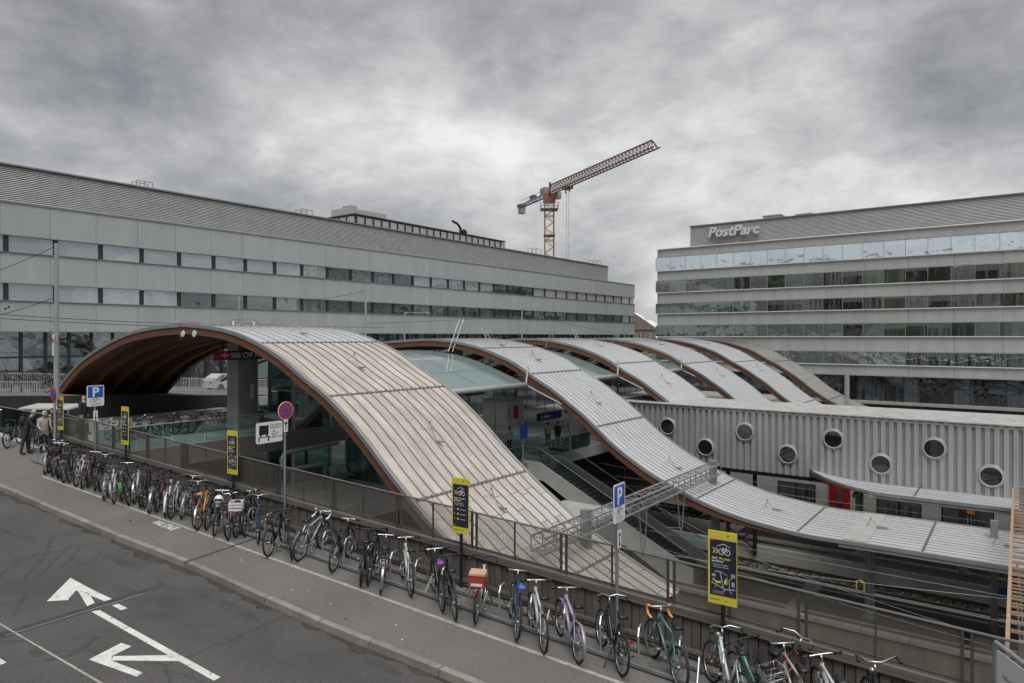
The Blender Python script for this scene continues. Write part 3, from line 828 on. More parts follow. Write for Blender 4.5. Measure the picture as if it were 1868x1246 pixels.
# louvred attic set back
MB().box(-90, -66.12, D0L - 8, 120.9, 9.9, 13.85).build('attic_wall', M_LOUVD, lb)
mb = MB(); z = 10.02
while z < 13.9:
    mb.add([(-66.1, D0L - 8, z), (-65.99, D0L - 8, z + .01), (-65.99, 121, z + .01), (-66.1, 121, z), (-66.08, D0L - 8, z + .12), (-66.08, 121, z + .12)],
           [(0, 1, 2, 3), (1, 4, 5, 2)])
    z += .15
for k in range(15): mb.box(-66.1, -66.0, D0L - 8 + k * 8.3, D0L - 8 + k * 8.3 + .03, 10, 13.95)
o = mb.build('louvre_fins', M_LOUV, lb); o['kind'] = 'stuff'
MB().box(-90.2, -65.85, D0L - 8, 121.1, 13.95, 14.08).build('attic_coping', M_ALUT, lb)
MB().box(-90, FS + .06, D0L, D1L + .03, 10.325, 10.40).build('roof_edge', M_ALUT, lb)
MB().box(-92, -62.3, D1L - .04, D1L + .04, -15, 10.2).build('end_wall', M_ALUP, lb)
def cage(s, d, z, w, h):
    mb = MB()
    for a in (0, w / 2, w):
        mb.tube([(s, d + a, z), (s, d + a, z + h)], .04, 5); mb.tube([(s - 1, d + a, z), (s - 1, d + a, z + h)], .04, 5)
    for x in (s, s - 1): mb.tube([(x, d, z + h), (x, d + w, z + h)], .04, 5)
    mb.build('roof_ladder_cage', M_GALVD, lb)
cage(-67, 30.6, 14.05, 1.5, .75); cage(-67, 49, 14.05, 1.6, .8); cage(-67, 96, 14.05, 2.4, 1.2); cage(-67, 117, 14.05, 2.6, 1.0)
# roof-top block behind
tb = sthing('tower_block', 'dark framed office tower with pale vertical panels behind the grey roof', 'building', -90, 100, 10)
MB().box(-98, -90.2, 76.7, 118.5, 0, 20.2).build('core_wall', M_LOUVD, tb)
for k in range(22):
    a = 76.9 + k * 1.9
    MB().box(-90.3, -90.05, a + .14, a + 1.76, 18.2, 20.4).build('facade_panel', M_PPAN, tb)
    MB().box(-90.3, -90.1, a + .14, a + 1.76, 13, 18.0).build('window', M_WIND, tb)
    MB().box(-90.3, -89.9, a - .14, a + .13, 13, 20.55).build('mullion', M_MULL, tb)
for k in range(4):
    a = -97.8 + k * 1.93
    MB().box(a + .14, a + 1.8, 76.5, 76.7, 15, 20.4).build('facade_panel', M_PPAN, tb)
    MB().box(a - .14, a + .13, 76.4, 76.7, 13, 20.55).build('mullion', M_MULL, tb)
MB().box(-98, -89.9, 76.4, 118.6, 20.56, 20.8).build('coping', M_MULL, tb)
MB().box(-97, -92.5, 77.2, 86, 20.81, 22.2).build('penthouse', M_PPAN, tb)
MB().box(-95.5, -93.5, 78.5, 80, 22.21, 22.9).build('vent_cowl', M_CONC, tb)
mb = MB().tube([(-92, 106, 20.8), (-92, 106, 22.2), (-91.6, 104.6, 22.9), (-91, 102.4, 23.1)], .25, 6).ball((-92, 107, 21.4), .8, .7, .8, 8, 5)
mb.build('window_cleaning_arm', M_BLACK, tb)

# ------------------------------------------------------------------ right-hand office building (facade at d = 106)
pb = sthing('office_building', 'grey banded glass office block with raised PostParc lettering', 'building', -20, 106, -9)
PD, PS0, PS1, PM = 106.0, -48.8, 22.0, 2.6
MB().box(PS0 + .35, PS1, PD + .5, PD + 40, -5.36, 14.0).build('core_wall', M_LOUVD, pb)
MB().box(PS0 + .35, PS1, PD + 1.2, PD + 40, -15, -5.36).build('ground_floor_wall', M_CONCD, pb)
sp = [(14.45, 13.27), (10.83, 9.36), (7.2, 5.6), (3.7, 1.97), (-.07, -2.0), (-4.0, -5.3)]
mods = [PS0 + .35 + k * PM * 2 for k in range(15)]; mods = [x for x in mods if x < PS1] + [PS1]
for zt, zb in sp:
    for a, b in zip(mods, mods[1:]):
        if b - a > .2: MB().box(a + .015, b - .015, PD + .1, PD + .5, zb, zt).build('spandrel_panel', M_PPAN, pb)
    MB().box(PS0 + .2, PS1, PD - .12, PD + .5, zb - .16, zb - .004).build('band_trim', M_GREY, pb)
    MB().box(PS0 + .2, PS1, PD - .16, PD + .5, zt + .003, zt + .12).build('band_trim', M_SIGNW, pb)
wm = [PS0 + k * PM for k in range(40)]; wm = [x for x in wm if x < PS1] + [PS1]
rows = [(13.09, 10.97, M_WINT), (9.19, 7.34, M_WINP), (5.42, 3.84, M_WINP), (1.79, .07, M_WINP), (-2.18, -3.86, M_WINP)]
for zt, zb, mm in rows:
    for a, b in zip(wm, wm[1:]):
        MB().box(a + .03, b - .03, PD - .1, PD + .05, zb, zt).build('window', mm, pb)
    mb = MB()
    for a in wm: mb.box(a - .025, a + .025, PD - .13, PD + .1, zb, zt)
    mb.build('mullion', M_GREY, pb)
    MB().box(PS0 - .02, PS0 + .03, PD - .1, PD + 14, zb, zt).build('window', mm, pb)
gm = [PS0 + k * 1.9 for k in range(40)]; gm = [x for x in gm if x < PS1] + [PS1]
for a, b in zip(gm, gm[1:]):
    MB().box(a + .05, b - .05, PD + .6, PD + .7, -8.9, -5.5).build('shop_pane', M_SHOP, pb)
    MB().box(a - .05, a + .05, PD + .5, PD + .75, -9, -5.47).build('mullion', M_MULL, pb)
MB().box(PS0, PS1, PD - .1, PD + .6, -9.35, -8.95).build('plinth', M_CONC, pb)
MB().box(PS0 + .1, PS0 + .4, PD + .3, PD + 40, -15, 14.4).build('end_wall', M_PPAN, pb)
MB().box(-44.3, PS1, PD + 4.25, PD + 36, 13.9, 18.4).build('attic_wall', M_LOUVD, pb)
mb = MB(); z = 14.2
while z < 18.4:
    mb.add([(-44.5, PD + 4.2, z), (-44.5, PD + 4.06, z + .01), (PS1, PD + 4.06, z + .01), (PS1, PD + 4.2, z), (-44.5, PD + 4.18, z + .15), (PS1, PD + 4.18, z + .15)],
           [(3, 2, 1, 0), (2, 5, 4, 1)])
    z += .19
for k in range(9): mb.box(-44.4 + k * 8, -44.37 + k * 8, PD + 4.08, PD + 4.2, 14.2, 18.45)
o = mb.build('louvre_fins', M_LOUV, pb); o['kind'] = 'stuff'
MB().box(-44.5, -44.3, PD + 4.0, PD + 36, 14, 18.45).build('attic_end', M_LOUV, pb)
MB().box(-44.6, PS1, PD + 3.9, PD + 36, 18.46, 18.6).build('attic_coping', M_ALUT, pb)
for s_, w_, h_ in ((-33, 2.6, .8), (-28, 2.2, .5), (-42, 1.6, .3)):
    MB().box(s_, s_ + w_, PD + 6, PD + 8, 18.6, 18.6 + h_ * .75).box(s_ - .15, s_ + w_ + .15, PD + 5.9, PD + 8.1, 18.6 + h_ * .76, 18.6 + h_).build('vent_housing', M_GALV, pb)
tm = text_mesh('PostParc', 2.25, mat('steel letters', (.58, .58, .575), .45, metal=.1, var=.05), .22, .04, .22, space=1.03)
o = link('lettering', tm, pb); o.location = (-41.2 + 20, 3.55, 16.35 + 9)
# long concrete ledge in front of it, with railing
struct('concrete_parapet', MB().box(-14, 24, 103.6, 104.1, -14, -9.6), M_CONC, 'S')
struct('ramp_wall', MB().box(-26, 24, 92, 92.5, -15, -10.2), M_CONC, 'S')
struct('ramp_deck', MB().box(-26, 24, 92.5, 103.5, -15, -10.6), M_CONC, 'S')

# ------------------------------------------------------------------ corrugated porthole building
cb = sthing('corrugated_building', 'pale corrugated metal pavilion with two rows of round portholes', 'building', -6, 45.3, -13)
CD, CS0, CS1, CZ0, CZ1 = 45.3, -24.2, 14.0, -8.8, -4.86
MB().box(CS0 + .2, CS1 - .1, CD + .25, CD + 5.6, CZ0 + .1, CZ1).build('inner_wall', M_HOLE, cb)
def corr_sheet(s0, s1):
    mb = MB(); pts = []; s = s0; pitch = .42
    while s < s1 - .01:
        pts += [(s, 0), (s + .23, 0), (s + .255, .15), (s + .395, .15)]; s += pitch
    pts.append((min(s, s1), 0))
    vs = []; fs = []
    for s, dd in pts: vs += [(s, CD + dd, CZ0), (s, CD + dd, CZ1 - .12), (s, CD + .18, CZ0), (s, CD + .18, CZ1 - .12)]
    for i in range(len(pts) - 1):
        a, b = i * 4, i * 4 + 4
        fs += [(a, b, b + 1, a + 1), (a + 2, a + 3, b + 3, b + 2)]
    mb.add(vs, fs); return mb
s = CS0
while s < CS1 - .2:
    corr_sheet(s, s + 4.2).build('corrugated_sheet', M_CORR, cb); s += 4.2
def hole_pos(px, py):
    a = (px - 934) / 1245; Y = CD / (.5968 * a + .8024); return Y * (.8024 * a - .5968), (614 - py) / 1245 * Y
for px, py in [(1218, 778), (1287, 816), (1359, 788), (1437, 829), (1520, 801), (1607, 847), (1704, 818), (1808, 869)]:
    s, z = hole_pos(px, py)
    f = MB().ring((s, CD - .06, z), (0, 1, 0), .53, .045, 32, 8).build('porthole_frame', M_PPAN, cb, smooth=True)
    MB().ring((s, CD - .02, z), (0, 1, 0), .61, .04, 32, 6).build('flange', M_CORR, f, smooth=True)
    MB().disc((s, CD - .07, z), (0, 1, 0), .505, .03, 28).build('pane', M_PORT, f)
mb = MB().box(CS0, CS1, CD - .02, CD + .25, CZ1 - .12, CZ1 + .05).build('eaves_trim', M_PPAN, cb)
mb = MB(); s = CS0
while s < CS1: mb.box(s, s + .32, CD - .06, CD - .02, CZ1 - .02, CZ1 + .04); s += .5
mb.build('eaves_clips', M_SEAMD, cb)['kind'] = 'stuff'
MB().box(CS0 - .1, CS1, CD - .1, CD + 6, CZ1 + .052, CZ1 + .12).build('flat_roof', mat('gravel roof', (.34, .335, .32), .9, var=.25, scale=1.5, bump=.3, bscale=30, spots=.3), cb)
MB().box(CS0 - .02, CS0 + .2, CD, CD + 5.8, CZ0, CZ1).build('end_wall', M_CORR, cb)
MB().box(CS0, CS1, CD + .1, CD + 5.8, CZ0 - .25, CZ0 - .01).build('floor_edge', M_BLACK, cb)
mb = MB()
for s in (-16, -14.2):
    mb.beam((s, CD + 1, -8.9), (s, CD + 1, -14.6), .22)
for z in (-10, -11.5, -13): mb.beam((-16, CD + 1, z), (-14.2, CD + 1, z - 1.2), .09); mb.beam((-14.2, CD + 1, z), (-16, CD + 1, z - 1.2), .09)
mb.build('support_frame', M_BLACK, cb)

# ------------------------------------------------------------------ old house, tree and mountains seen through the gap
oh = thing('old_house', 'old sandstone house with brown mansard roof between the two office blocks', 'building', (30, 215, ZC - 12), .15)
MB().box(-14, 16, 0, 14, 0, 14.2).build('wall', M_SANDST, oh)
MB().box(-14.4, 16.4, -.4, 14.4, 14.2, 14.6).build('cornice', M_SANDST, oh)
MB().box(-14.2, 16.2, -.25, 0, 9.9, 10.3).build('string_course', M_SANDST, oh)
rf = MB().hexa([(-14.3, -.3, 14.6), (16.3, -.3, 14.6), (16.3, 14.3, 14.6), (-14.3, 14.3, 14.6), (-9, 5.5, 19.5), (11, 5.5, 19.5), (11, 8.5, 19.5), (-9, 8.5, 19.5)]).build('roof', M_TILE, oh)
for x in (-10, -5, 0, 5, 10):
    MB().box(x - .7, x + .7, .3, 3, 15.2, 16.8).build('dormer', M_SANDST, rf)
for x in range(-13, 16, 3):
    for z in (2.5, 6.3, 11):
        w_ = MB().box(x - .6, x + .6, -.06, .1, z, z + 2.1).build('window', M_WIND, oh)
        MB().box(x - .75, x + .75, -.12, .02, z - .2, z - .02).box(x - .06, x + .06, -.1, -.07, z, z + 2.1).build('frame', M_SIGNW, w_)
mb = MB()
pk = [(-900, 40), (-500, 150), (-330, 235), (-150, 180), (60, 300), (240, 210), (420, 285), (640, 200), (850, 250), (1100, 150), (1500, 60), (2000, 30)]
for i in range(80):
    x = -900 + i * 2900 / 79; h = interp(pk, x) * rnd.uniform(.92, 1.06)
    for j, (f_, y) in enumerate(((0, 0), (.45, 150), (.8, 260), (1, 360))):
        mb.v.append((x + rnd.uniform(-12, 12) * j, 5200 + y, -20 + h * f_ * 1.15))
for i in range(79):
    for j in range(3): mb.f.append((i * 4 + j, i * 4 + 4 + j, i * 4 + 5 + j, i * 4 + 1 + j)); mb.mi.append(0)
struct('mountains', mb, mat('snowy rock', (.55, .58, .62), .9, var=.45, scale=.012, stretch=(1, 1, .5)))
def leaf_crown(mb, c, rx, ry, rz, n, size, r=rnd, hollow=.35):
    cl = [(r.gauss(0, .45), r.gauss(0, .45), r.gauss(0, .42)) for _ in range(26)]
    for _ in range(n):
        k = r.choice(cl)
        x, y, z = k[0] + r.gauss(0, .17), k[1] + r.gauss(0, .17), k[2] + r.gauss(0, .15)
        l = math.sqrt(x * x + y * y + z * z)
        if l > 1.05: continue
        p = Vector((c[0] + x * rx, c[1] + y * ry, c[2] + z * rz))
        a = Vector((r.uniform(-1, 1), r.uniform(-1, 1), r.uniform(-.5, .5))).normalized() * size * r.uniform(.6, 1.3)
        b = a.orthogonal().normalized() * size * r.uniform(.4, .8)
        mb.add([p - a, p - b, p + a, p + b], [(0, 1, 2, 3)])
M_BARK = mat('bark', (.07, .055, .045), .9, var=.3, scale=4)
def tree(label, loc, h, rx, mleaf, group, n=2500, size=.28):
    t = thing('tree', label, 'tree', loc, 0, group)
    mb = MB().tube([(0, 0, 0), (.1, .05, h * .3), (.0, .15, h * .55), (.1, .1, h * .85)], h * .028, 7, r2=h * .008)
    for k in range(7):
        a = k * 2.4; z = h * (.3 + .07 * k)
        mb.tube([(0, .1, z), (math.cos(a) * rx * .4, math.sin(a) * rx * .4, z + h * .1), (math.cos(a) * rx * .75, math.sin(a) * rx * .75, z + h * .2)], h * .012, 5, r2=h * .003)
    mb.build('trunk', M_BARK, t)
    mb = MB(); leaf_crown(mb, (0, 0, h * .62), rx, rx, h * .4, n, size)
    mb.build('crown', mleaf, t)
    return t
M_LEAFB = mat('autumn leaves', (.15, .085, .03), .8, var=.5, scale=.9, col2=(.20, .16, .05))
M_LEAFG = mat('dark leaves', (.045, .06, .028), .8, var=.4, scale=.9)
tree('dark conifer-like tree top rising behind the old house', (38, 236, ZC - 8), 17, 3.2, M_LEAFG, 'trees beyond the station', 1800, .35)
# slope behind the street, mirrored in the office glass opposite
struct('hillside', MB().add([(-170, -34, -8), (170, -34, -8), (170, -56, 8), (-170, -56, 8), (170, -80, 29), (-170, -80, 29), (170, -300, 32), (-170, -300, 32)], [(0, 1, 2, 3), (3, 2, 4, 5), (5, 4, 6, 7)]), mat('grass bank', (.05, .06, .028), .95, var=.4, scale=.3), 'S')
for k in range(13):
    s_ = -95 + k * 14 + rnd.uniform(-3, 3); d_ = -40 - rnd.uniform(0, 10)
    h = rnd.uniform(17, 25)
    tree(('russet autumn tree' if k % 2 else 'dark green tree') + ' mirrored in the office glass, %s from the left of the bank' % 'thirteenth twelfth eleventh tenth ninth eighth seventh sixth fifth fourth third second first'.split()[12 - k], W(s_, d_, -8 + max(0, (-34 - d_) * .77)), h, h * .36, M_LEAFB if k % 2 else M_LEAFG, 'trees on the bank across the street', 2600, .75)

# ------------------------------------------------------------------ tower crane
cr = thing('tower_crane', 'tall tower crane with ochre mast and red brown jib above the roofs', 'crane', (8.2, 150, 0), 0)
cw, ch = .98, ZC + 29.5
mb = MB()
for sx in (-1, 1):
    for sy in (-1, 1): mb.beam((sx * cw, sy * cw, 0), (sx * cw, sy * cw, ch), .2)
z = ch - 30; k = 0
while z < ch - .1:
    z2 = min(ch, z + 1.35)
    for ax in (0, 1):
        for sg in (-1, 1):
            a = (-cw, sg * cw) if ax == 0 else (sg * cw, -cw); b = (cw, sg * cw) if ax == 0 else (sg * cw, cw)
            if k % 2: a, b = b, a
            mb.beam((*a, z), (*b, z2), .1)
            if k % 4 == 0: mb.beam((*a, z), (*b, z), .16)
    z = z2; k += 1
mb.build('mast', M_CRANEY, cr)
for z in (ch - 7.5, ch - 15, ch - 22.5): MB().box(-1.25, 1.25, -1.25, 1.25, z, z + .3).build('collar', M_CRANER, cr)
mb = MB()
for x in (-1.9, 1.9):
    for y in (-1.9, 1.9): mb.tube([(x, y, ch - 1.6), (x, y, ch - .3)], .05, 5)
for z in (ch - .35, ch - 1.0): mb.tube([(-1.9, -1.9, z), (1.9, -1.9, z), (1.9, 1.9, z), (-1.9, 1.9, z)], .05, 5, closed=True)
mb.box(-1.9, 1.9, -1.9, 1.9, ch - 1.65, ch - 1.55)
mb.build('platform', M_CRANEW, cr)
jd = Vector((15.7, -37.2, 0)).normalized(); jn = Vector((-jd.y, jd.x, 0))
head = MB().box(-1.3, 1.3, -1.3, 1.3, ch, ch + 1.8).build('slewing_head', M_CRANER, cr)
def J(x, y, z): v = jd * x + jn * y; return (v.x, v.y, ch + 1.8 + z)
JL = 40.5; mb = MB()
for y in (-.6, .6): mb.beam(J(0, y, 0), J(JL, y, 0), .2)
mb.beam(J(.5, 0, 1.9), J(JL - 1.5, 0, 1.5), .22)
k = 0; x = .5
while x < JL - 1.5:
    x2 = x + 1.15
    for y in (-.6, .6):
        mb.beam(J(x, y, 0), J((x + x2) / 2, 0, 1.85 - .4 * x / JL), .085); mb.beam(J((x + x2) / 2, 0, 1.85 - .4 * x / JL), J(x2, y, 0), .085)
    mb.beam(J(x, -.6, 0), J(x2, .6, 0), .07); x = x2
mb.beam(J(JL - 1.5, 0, 1.5), J(JL, 0, 0), .2)
mb.build('jib', mat('jib brown red', (.15, .085, .075), .55, var=.3, scale=.3), cr)
mb = MB()
for y in (-.7, .7): mb.beam(J(0, y, 0), J(-15.8, y, 0), .26, .4)
for x in range(0, 17, 2): mb.beam(J(-x, -.7, 0), J(-x - 2, .7, 0), .1)
for y in (-.8, .8): mb.tube([J(-1, y, 1), J(-14, y, 1)], .05, 5)
mb.build('counter_jib', M_CRANEW, cr)
mb = MB(); a = J(-16.6, 0, -1.3); mb.beam(J(-14.2, 0, -.8), J(-15.9, 0, -.8), 1.2, 2.0); mb.build('counterweight', M_CONC, cr)
MB().beam(J(-1.2, 0, 1.0), J(-3.6, 0, 1.0), 1.2, 1.6).build('machinery_house', M_CRANEW, cr)
MB().beam(J(-7.6, 0, .8), J(-9.4, 0, .8), 1.0, 1.0).build('control_cabinet', mat('crane blue', (.06, .08, .20), .5), cr)
MB().beam(J(-14.0, 0, .1), J(-16.1, 0, .1), 1.7, .6).build('end_frame', M_CRANER, cr)
MB().beam(J(1.2, 1.2, -.6), J(2.6, 1.2, -.6), 1.0, 1.4).build('driver_cab', M_CRANEW, cr)
MB().beam(J(.3, 0, .3), J(.3, 0, 2.5), .8, .5).build('apex', M_CRANER, cr)
mb = MB().beam(J(7.6, 0, -.4), J(9.8, 0, -.4), 1.5, .5)
for x in (7.8, 9.6): mb.beam(J(x, 0, -.5), J(x, 0, -1.4), .2)
mb.build('trolley', M_CRANER, cr)
mb = MB()
for x in (8.2, 9.1): mb.tube([J(x, 0, -1), J(x, 0, -28)], .035, 4)
mb.build('hoist_rope', M_GREY, cr)
# ------------------------------------------------------------------ street railing with brown cladding and woven screens
RQ, CAPH, RAILH = 1.62, .84, 1.66
P_L, P_R = -23.3, 10.6
fn = fthing('street_fence', 'brown plank parapet with woven screen panels along the bicycle pavement', 'fence', -6, RQ)
p = P_L; i = 0
plank_n = 0
while p < P_R:
    w_ = .168; a, b = p + .006, p + w_ - .012
    za, zb = gz(a), gz(b); dq = .022 * (i % 2)
    MB().hexa([(a, RQ + dq, za + .03), (b, RQ + dq, zb + .03), (b, RQ + .05, zb + .03), (a, RQ + .05, za + .03),
               (a, RQ + dq, za + CAPH - .07), (b, RQ + dq, zb + CAPH - .07), (b, RQ + .05, zb + CAPH - .07), (a, RQ + .05, za + CAPH - .07)]).build('plank', M_PLANK, fn)
    p += w_; i += 1
def frail(q, h, r, m, name, flat=None):
    mb = MB()
    if flat: mb.beam((P_L, q, gz(P_L) + h), (P_R, q, gz(P_R) + h), flat[0], flat[1])
    else: mb.tube([(P_L, q, gz(P_L) + h), (P_R, q, gz(P_R) + h)], r, 8)
    return mb.build(name, m, fn)
frail(RQ + .02, CAPH - .03, 0, M_CAP, 'cap_board', (.16, .075))
frail(RQ - .035, CAPH - .105, 0, M_CAP, 'cap_moulding', (.05, .06))
frail(RQ + .02, RAILH, .024, M_CAP, 'handrail')
frail(RQ + .02, CAPH + .06, 0, M_BRONZE, 'bottom_rail', (.03, .035))
MB().hexa([(P_L, RQ + .06, gz(P_L)), (P_R, RQ + .06, gz(P_R)), (P_R, RQ + .09, gz(P_R)), (P_L, RQ + .09, gz(P_L)),
           (P_L, RQ + .06, gz(P_L) + CAPH - .08), (P_R, RQ + .06, gz(P_R) + CAPH - .08), (P_R, RQ + .09, gz(P_R) + CAPH - .08), (P_L, RQ + .09, gz(P_L) + CAPH - .08)]).build('backing', M_BLACK, fn)
p = P_L; k = 0
while p < P_R - .5:
    for dp in ((0, .12) if k % 2 == 0 else (0,)):
        x = p + dp; w_ = .022 if k % 2 == 0 else .011
        MB().box(x - w_, x + w_, RQ, RQ + .045, gz(x) + CAPH, gz(x) + RAILH).build('post', M_BRONZE, fn)
    a = p + (.15 if k % 2 == 0 else .012); b = p + 1.14 - .012
    MB().add([(a, RQ + .02, gz(a) + CAPH + .08), (b, RQ + .02, gz(b) + CAPH + .08), (b, RQ + .02, gz(b) + RAILH - .03), (a, RQ + .02, gz(a) + RAILH - .03)], [(0, 1, 2, 3)]).build('screen_panel', M_SCREEN, fn)
    if k in (0, 2, 8):
        MB().box(p - .2, p + .2, RQ - .01, RQ + .03, gz(p) + CAPH, gz(p) + RAILH - .02).build('solid_panel', M_BRONZE, fn)
    p += 1.14; k += 1
MB().tube([(P_L, RQ - .12, gz(P_L) + .14), (P_R, RQ - .12, gz(P_R) + .14)], .065, 8).build('drain_pipe', M_BRONZE, fn)

# bicycle racks: ground rails with leaning hoops
rk = fthing('bicycle_rack', 'long galvanised bicycle rack with hoops along the brown fence', 'bike rack', -4, .9)
for q_, h_ in ((.55, .07), (1.12, .07)):
    MB().beam((-22.5, q_, gz(-22.5) + h_), (10.5, q_, gz(10.5) + h_), .05, .05).build('ground_rail', M_GALVD, rk)
for k in range(44):
    x = -22 + k * .74
    if x > 10: break
    mb = MB().tube([(x, .56, gz(x) + .05), (x - .05, .62, gz(x) + .55), (x - .07, .70, gz(x) + .66), (x - .10, .86, gz(x) + .66), (x - .10, .98, gz(x) + .52), (x - .05, 1.1, gz(x) + .08)], .021, 6)
    if k % 2: mb.tube([(x + .28, .56, gz(x) + .05), (x + .2, .9, gz(x) + .36), (x + .18, 1.1, gz(x) + .1)], .021, 6)
    mb.build('hoop', M_GALV, rk)
M_LEAF = mat('fallen leaf', (.20, .115, .05), .8, var=.45, scale=9)
mb = MB()
for _ in range(1100):
    x = rnd.uniform(-22, 10); q_ = rnd.choice((rnd.uniform(.6, 1.5), rnd.uniform(1.15, 1.5)))
    if rnd.random() < .02: q_ = rnd.uniform(-1.4, .5)
    c = Vector((x, q_, gz(x) + .012)); a = Vector((rnd.uniform(-1, 1), rnd.uniform(-1, 1), rnd.uniform(-.2, .3))).normalized() * rnd.uniform(.035, .085)
    b = a.orthogonal().normalized() * rnd.uniform(.02, .045); b.z = abs(b.z) * .3
    mb.add([c - a, c - b * .8, c + a, c + b], [(0, 1, 2, 3)])
o = mb.build('fallen_leaves', M_LEAF, None, frame='F'); o['label'] = 'brown fallen leaves caught under the bicycle rack'; o['kind'] = 'stuff'
mb = MB()
for _ in range(28):
    x = rnd.uniform(-20, 8); q_ = rnd.uniform(-1.5, 0)
    r = rnd.uniform(.012, .03); c = (x, q_, gz(x) + .006)
    mb.add([(c[0] - r, c[1], c[2]), (c[0], c[1] - r * .6, c[2]), (c[0] + r, c[1], c[2]), (c[0], c[1] + r * .7, c[2] + .003)], [(0, 1, 2, 3)])
o = mb.build('litter_specks', M_PAINT, None, frame='F'); o['label'] = 'pale specks of litter scattered on the pavement'; o['kind'] = 'stuff'

# ------------------------------------------------------------------ bicycles
_bm = {}
def cached(key, fn_, m, smooth=True):
    k = (key, m.name)
    if k not in _bm: _bm[k] = fn_().mesh(key[0] if isinstance(key, tuple) else key, m, smooth=smooth)
    return _bm[k]
WR = .335
def tyre_(): return MB().ring((0, 0, 0), (0, 1, 0), WR - .021, .023, 26, 6)
def rim_():
    mb = MB().ring((0, 0, 0), (0, 1, 0), WR - .05, .013, 26, 5, 1.1)
    for k in range(18):
        a = 2 * math.pi * k / 18; b = a + (.5 if k % 2 else -.5); y = .025 if k % 4 < 2 else -.025
        mb.tube([(.02 * math.cos(b), y, .02 * math.sin(b)), ((WR - .05) * math.cos(a), 0, (WR - .05) * math.sin(a))], .0022, 3)
    return mb.tube([(0, -.05, 0), (0, .05, 0)], .022, 8)
HEAD_T, HEAD_B = (.36, 0, .86), (.41, 0, .70)
RH, FH, BB = (-.48, 0, WR), (.57, 0, WR), (-.06, 0, .28)
def frame_(kind):
    mb = MB(); st = (-.21, 0, .76)
    if kind == 'step':
        mb.tube([(.37, 0, .80), (.22, 0, .58), (.05, 0, .40), BB], 0.0284, 7); mb.tube([(.40, 0, .72), (.28, 0, .5), (.1, 0, .34), BB], 0.0243, 7)
    elif kind == 'mtb':
        mb.tube([(.37, 0, .82), (-.17, 0, .64)], 0.0270, 7); mb.tube([HEAD_B, BB], 0.0324, 7)
    else:
        mb.tube([(.365, 0, .84), (-.20, 0, .73)], 0.0216, 7); mb.tube([HEAD_B, BB], 0.0243, 7)
    mb.tube([BB, st], 0.0230, 7); mb.tube([HEAD_T, HEAD_B], 0.0311, 8)
    for y in (-.06, .06):
        mb.tube([(BB[0], y * .4, BB[2]), (RH[0], y, RH[2])], 0.0135, 6)
        mb.tube([(st[0] + .01, y * .3, st[2] - .05 if kind != 'mtb' else .64), (RH[0], y, RH[2])], 0.0121, 6)
    return mb
def fork_():
    mb = MB().tube([HEAD_B, (.42, 0, .68)], .02, 7)
    for y in (-.05, .05): mb.tube([(.42, y, .69), (.47, y, .54), (FH[0], y, FH[2])], 0.0149, 6)
    return mb
def bar_(kind):
    mb = MB().tube([HEAD_T, (.34, 0, .93), (.37, 0, .99)], 0.0175, 7)
    if kind == 'flat': mb.tube([(.33, -.30, 1.0), (.37, -.08, .99), (.37, .08, .99), (.33, .30, 1.0)], 0.0175, 6)
    elif kind == 'swept': mb.tube([(.14, -.29, 1.02), (.27, -.27, 1.05), (.38, -.14, 1.04), (.38, 0, 1.0), (.38, .14, 1.04), (.27, .27, 1.05), (.14, .29, 1.02)], 0.0162, 6)
    elif kind == 'high': mb.tube([(.18, -.3, 1.12), (.32, -.28, 1.14), (.37, -.1, 1.02), (.37, .1, 1.02), (.32, .28, 1.14), (.18, .3, 1.12)], 0.0162, 6)
    else: mb.tube([(.30, -.2, .83), (.42, -.2, .84), (.49, -.2, .92), (.46, -.2, .99), (.38, -.18, .99), (.38, .18, .99), (.46, .2, .99), (.49, .2, .92), (.42, .2, .84), (.30, .2, .83)], 0.0189, 6)
    return mb
def grips_(kind, side):
    mb = MB()
    for s in (side,):
        if kind == 'flat': mb.tube([(.345, s * .19, .997), (.33, s * .31, 1.0)], 0.0243, 6).tube([(.36, s * .17, .99), (.43, s * .24, .96)], .006, 4)
        elif kind == 'swept': mb.tube([(.13, s * .292, 1.02), (.25, s * .275, 1.045)], 0.0243, 6)
        elif kind == 'high': mb.tube([(.17, s * .302, 1.12), (.30, s * .285, 1.138)], 0.0243, 6)
        else: mb.tube([(.29, s * .2, .83), (.42, s * .2, .84), (.49, s * .2, .92), (.46, s * .2, .99), (.40, s * .185, .99)], 0.0243, 6)
    return mb
def saddle_():
    mb = MB(); vs = []; fs = []
    prof = [(-.15, .085, .0), (-.10, .10, .012), (-.02, .07, .008), (.06, .035, .004), (.14, .018, -.012)]
    for x, w_, z in prof: vs += [(x - .24, -w_, .93 + z - .02), (x - .24, -w_ * .5, .93 + z + .02), (x - .24, w_ * .5, .93 + z + .02), (x - .24, w_, .93 + z - .02)]
    for i in range(4):
        for j in range(3): fs.append((i * 4 + j, i * 4 + 4 + j, i * 4 + 5 + j, i * 4 + 1 + j))
        fs.append((i * 4 + 3, i * 4 + 7, i * 4 + 4, i * 4))
    fs += [(0, 1, 2, 3), (19, 18, 17, 16)]
    return mb.add(vs, fs)
def post_(): return MB().tube([(-.205, 0, .74), (-.245, 0, .92)], .013, 6)
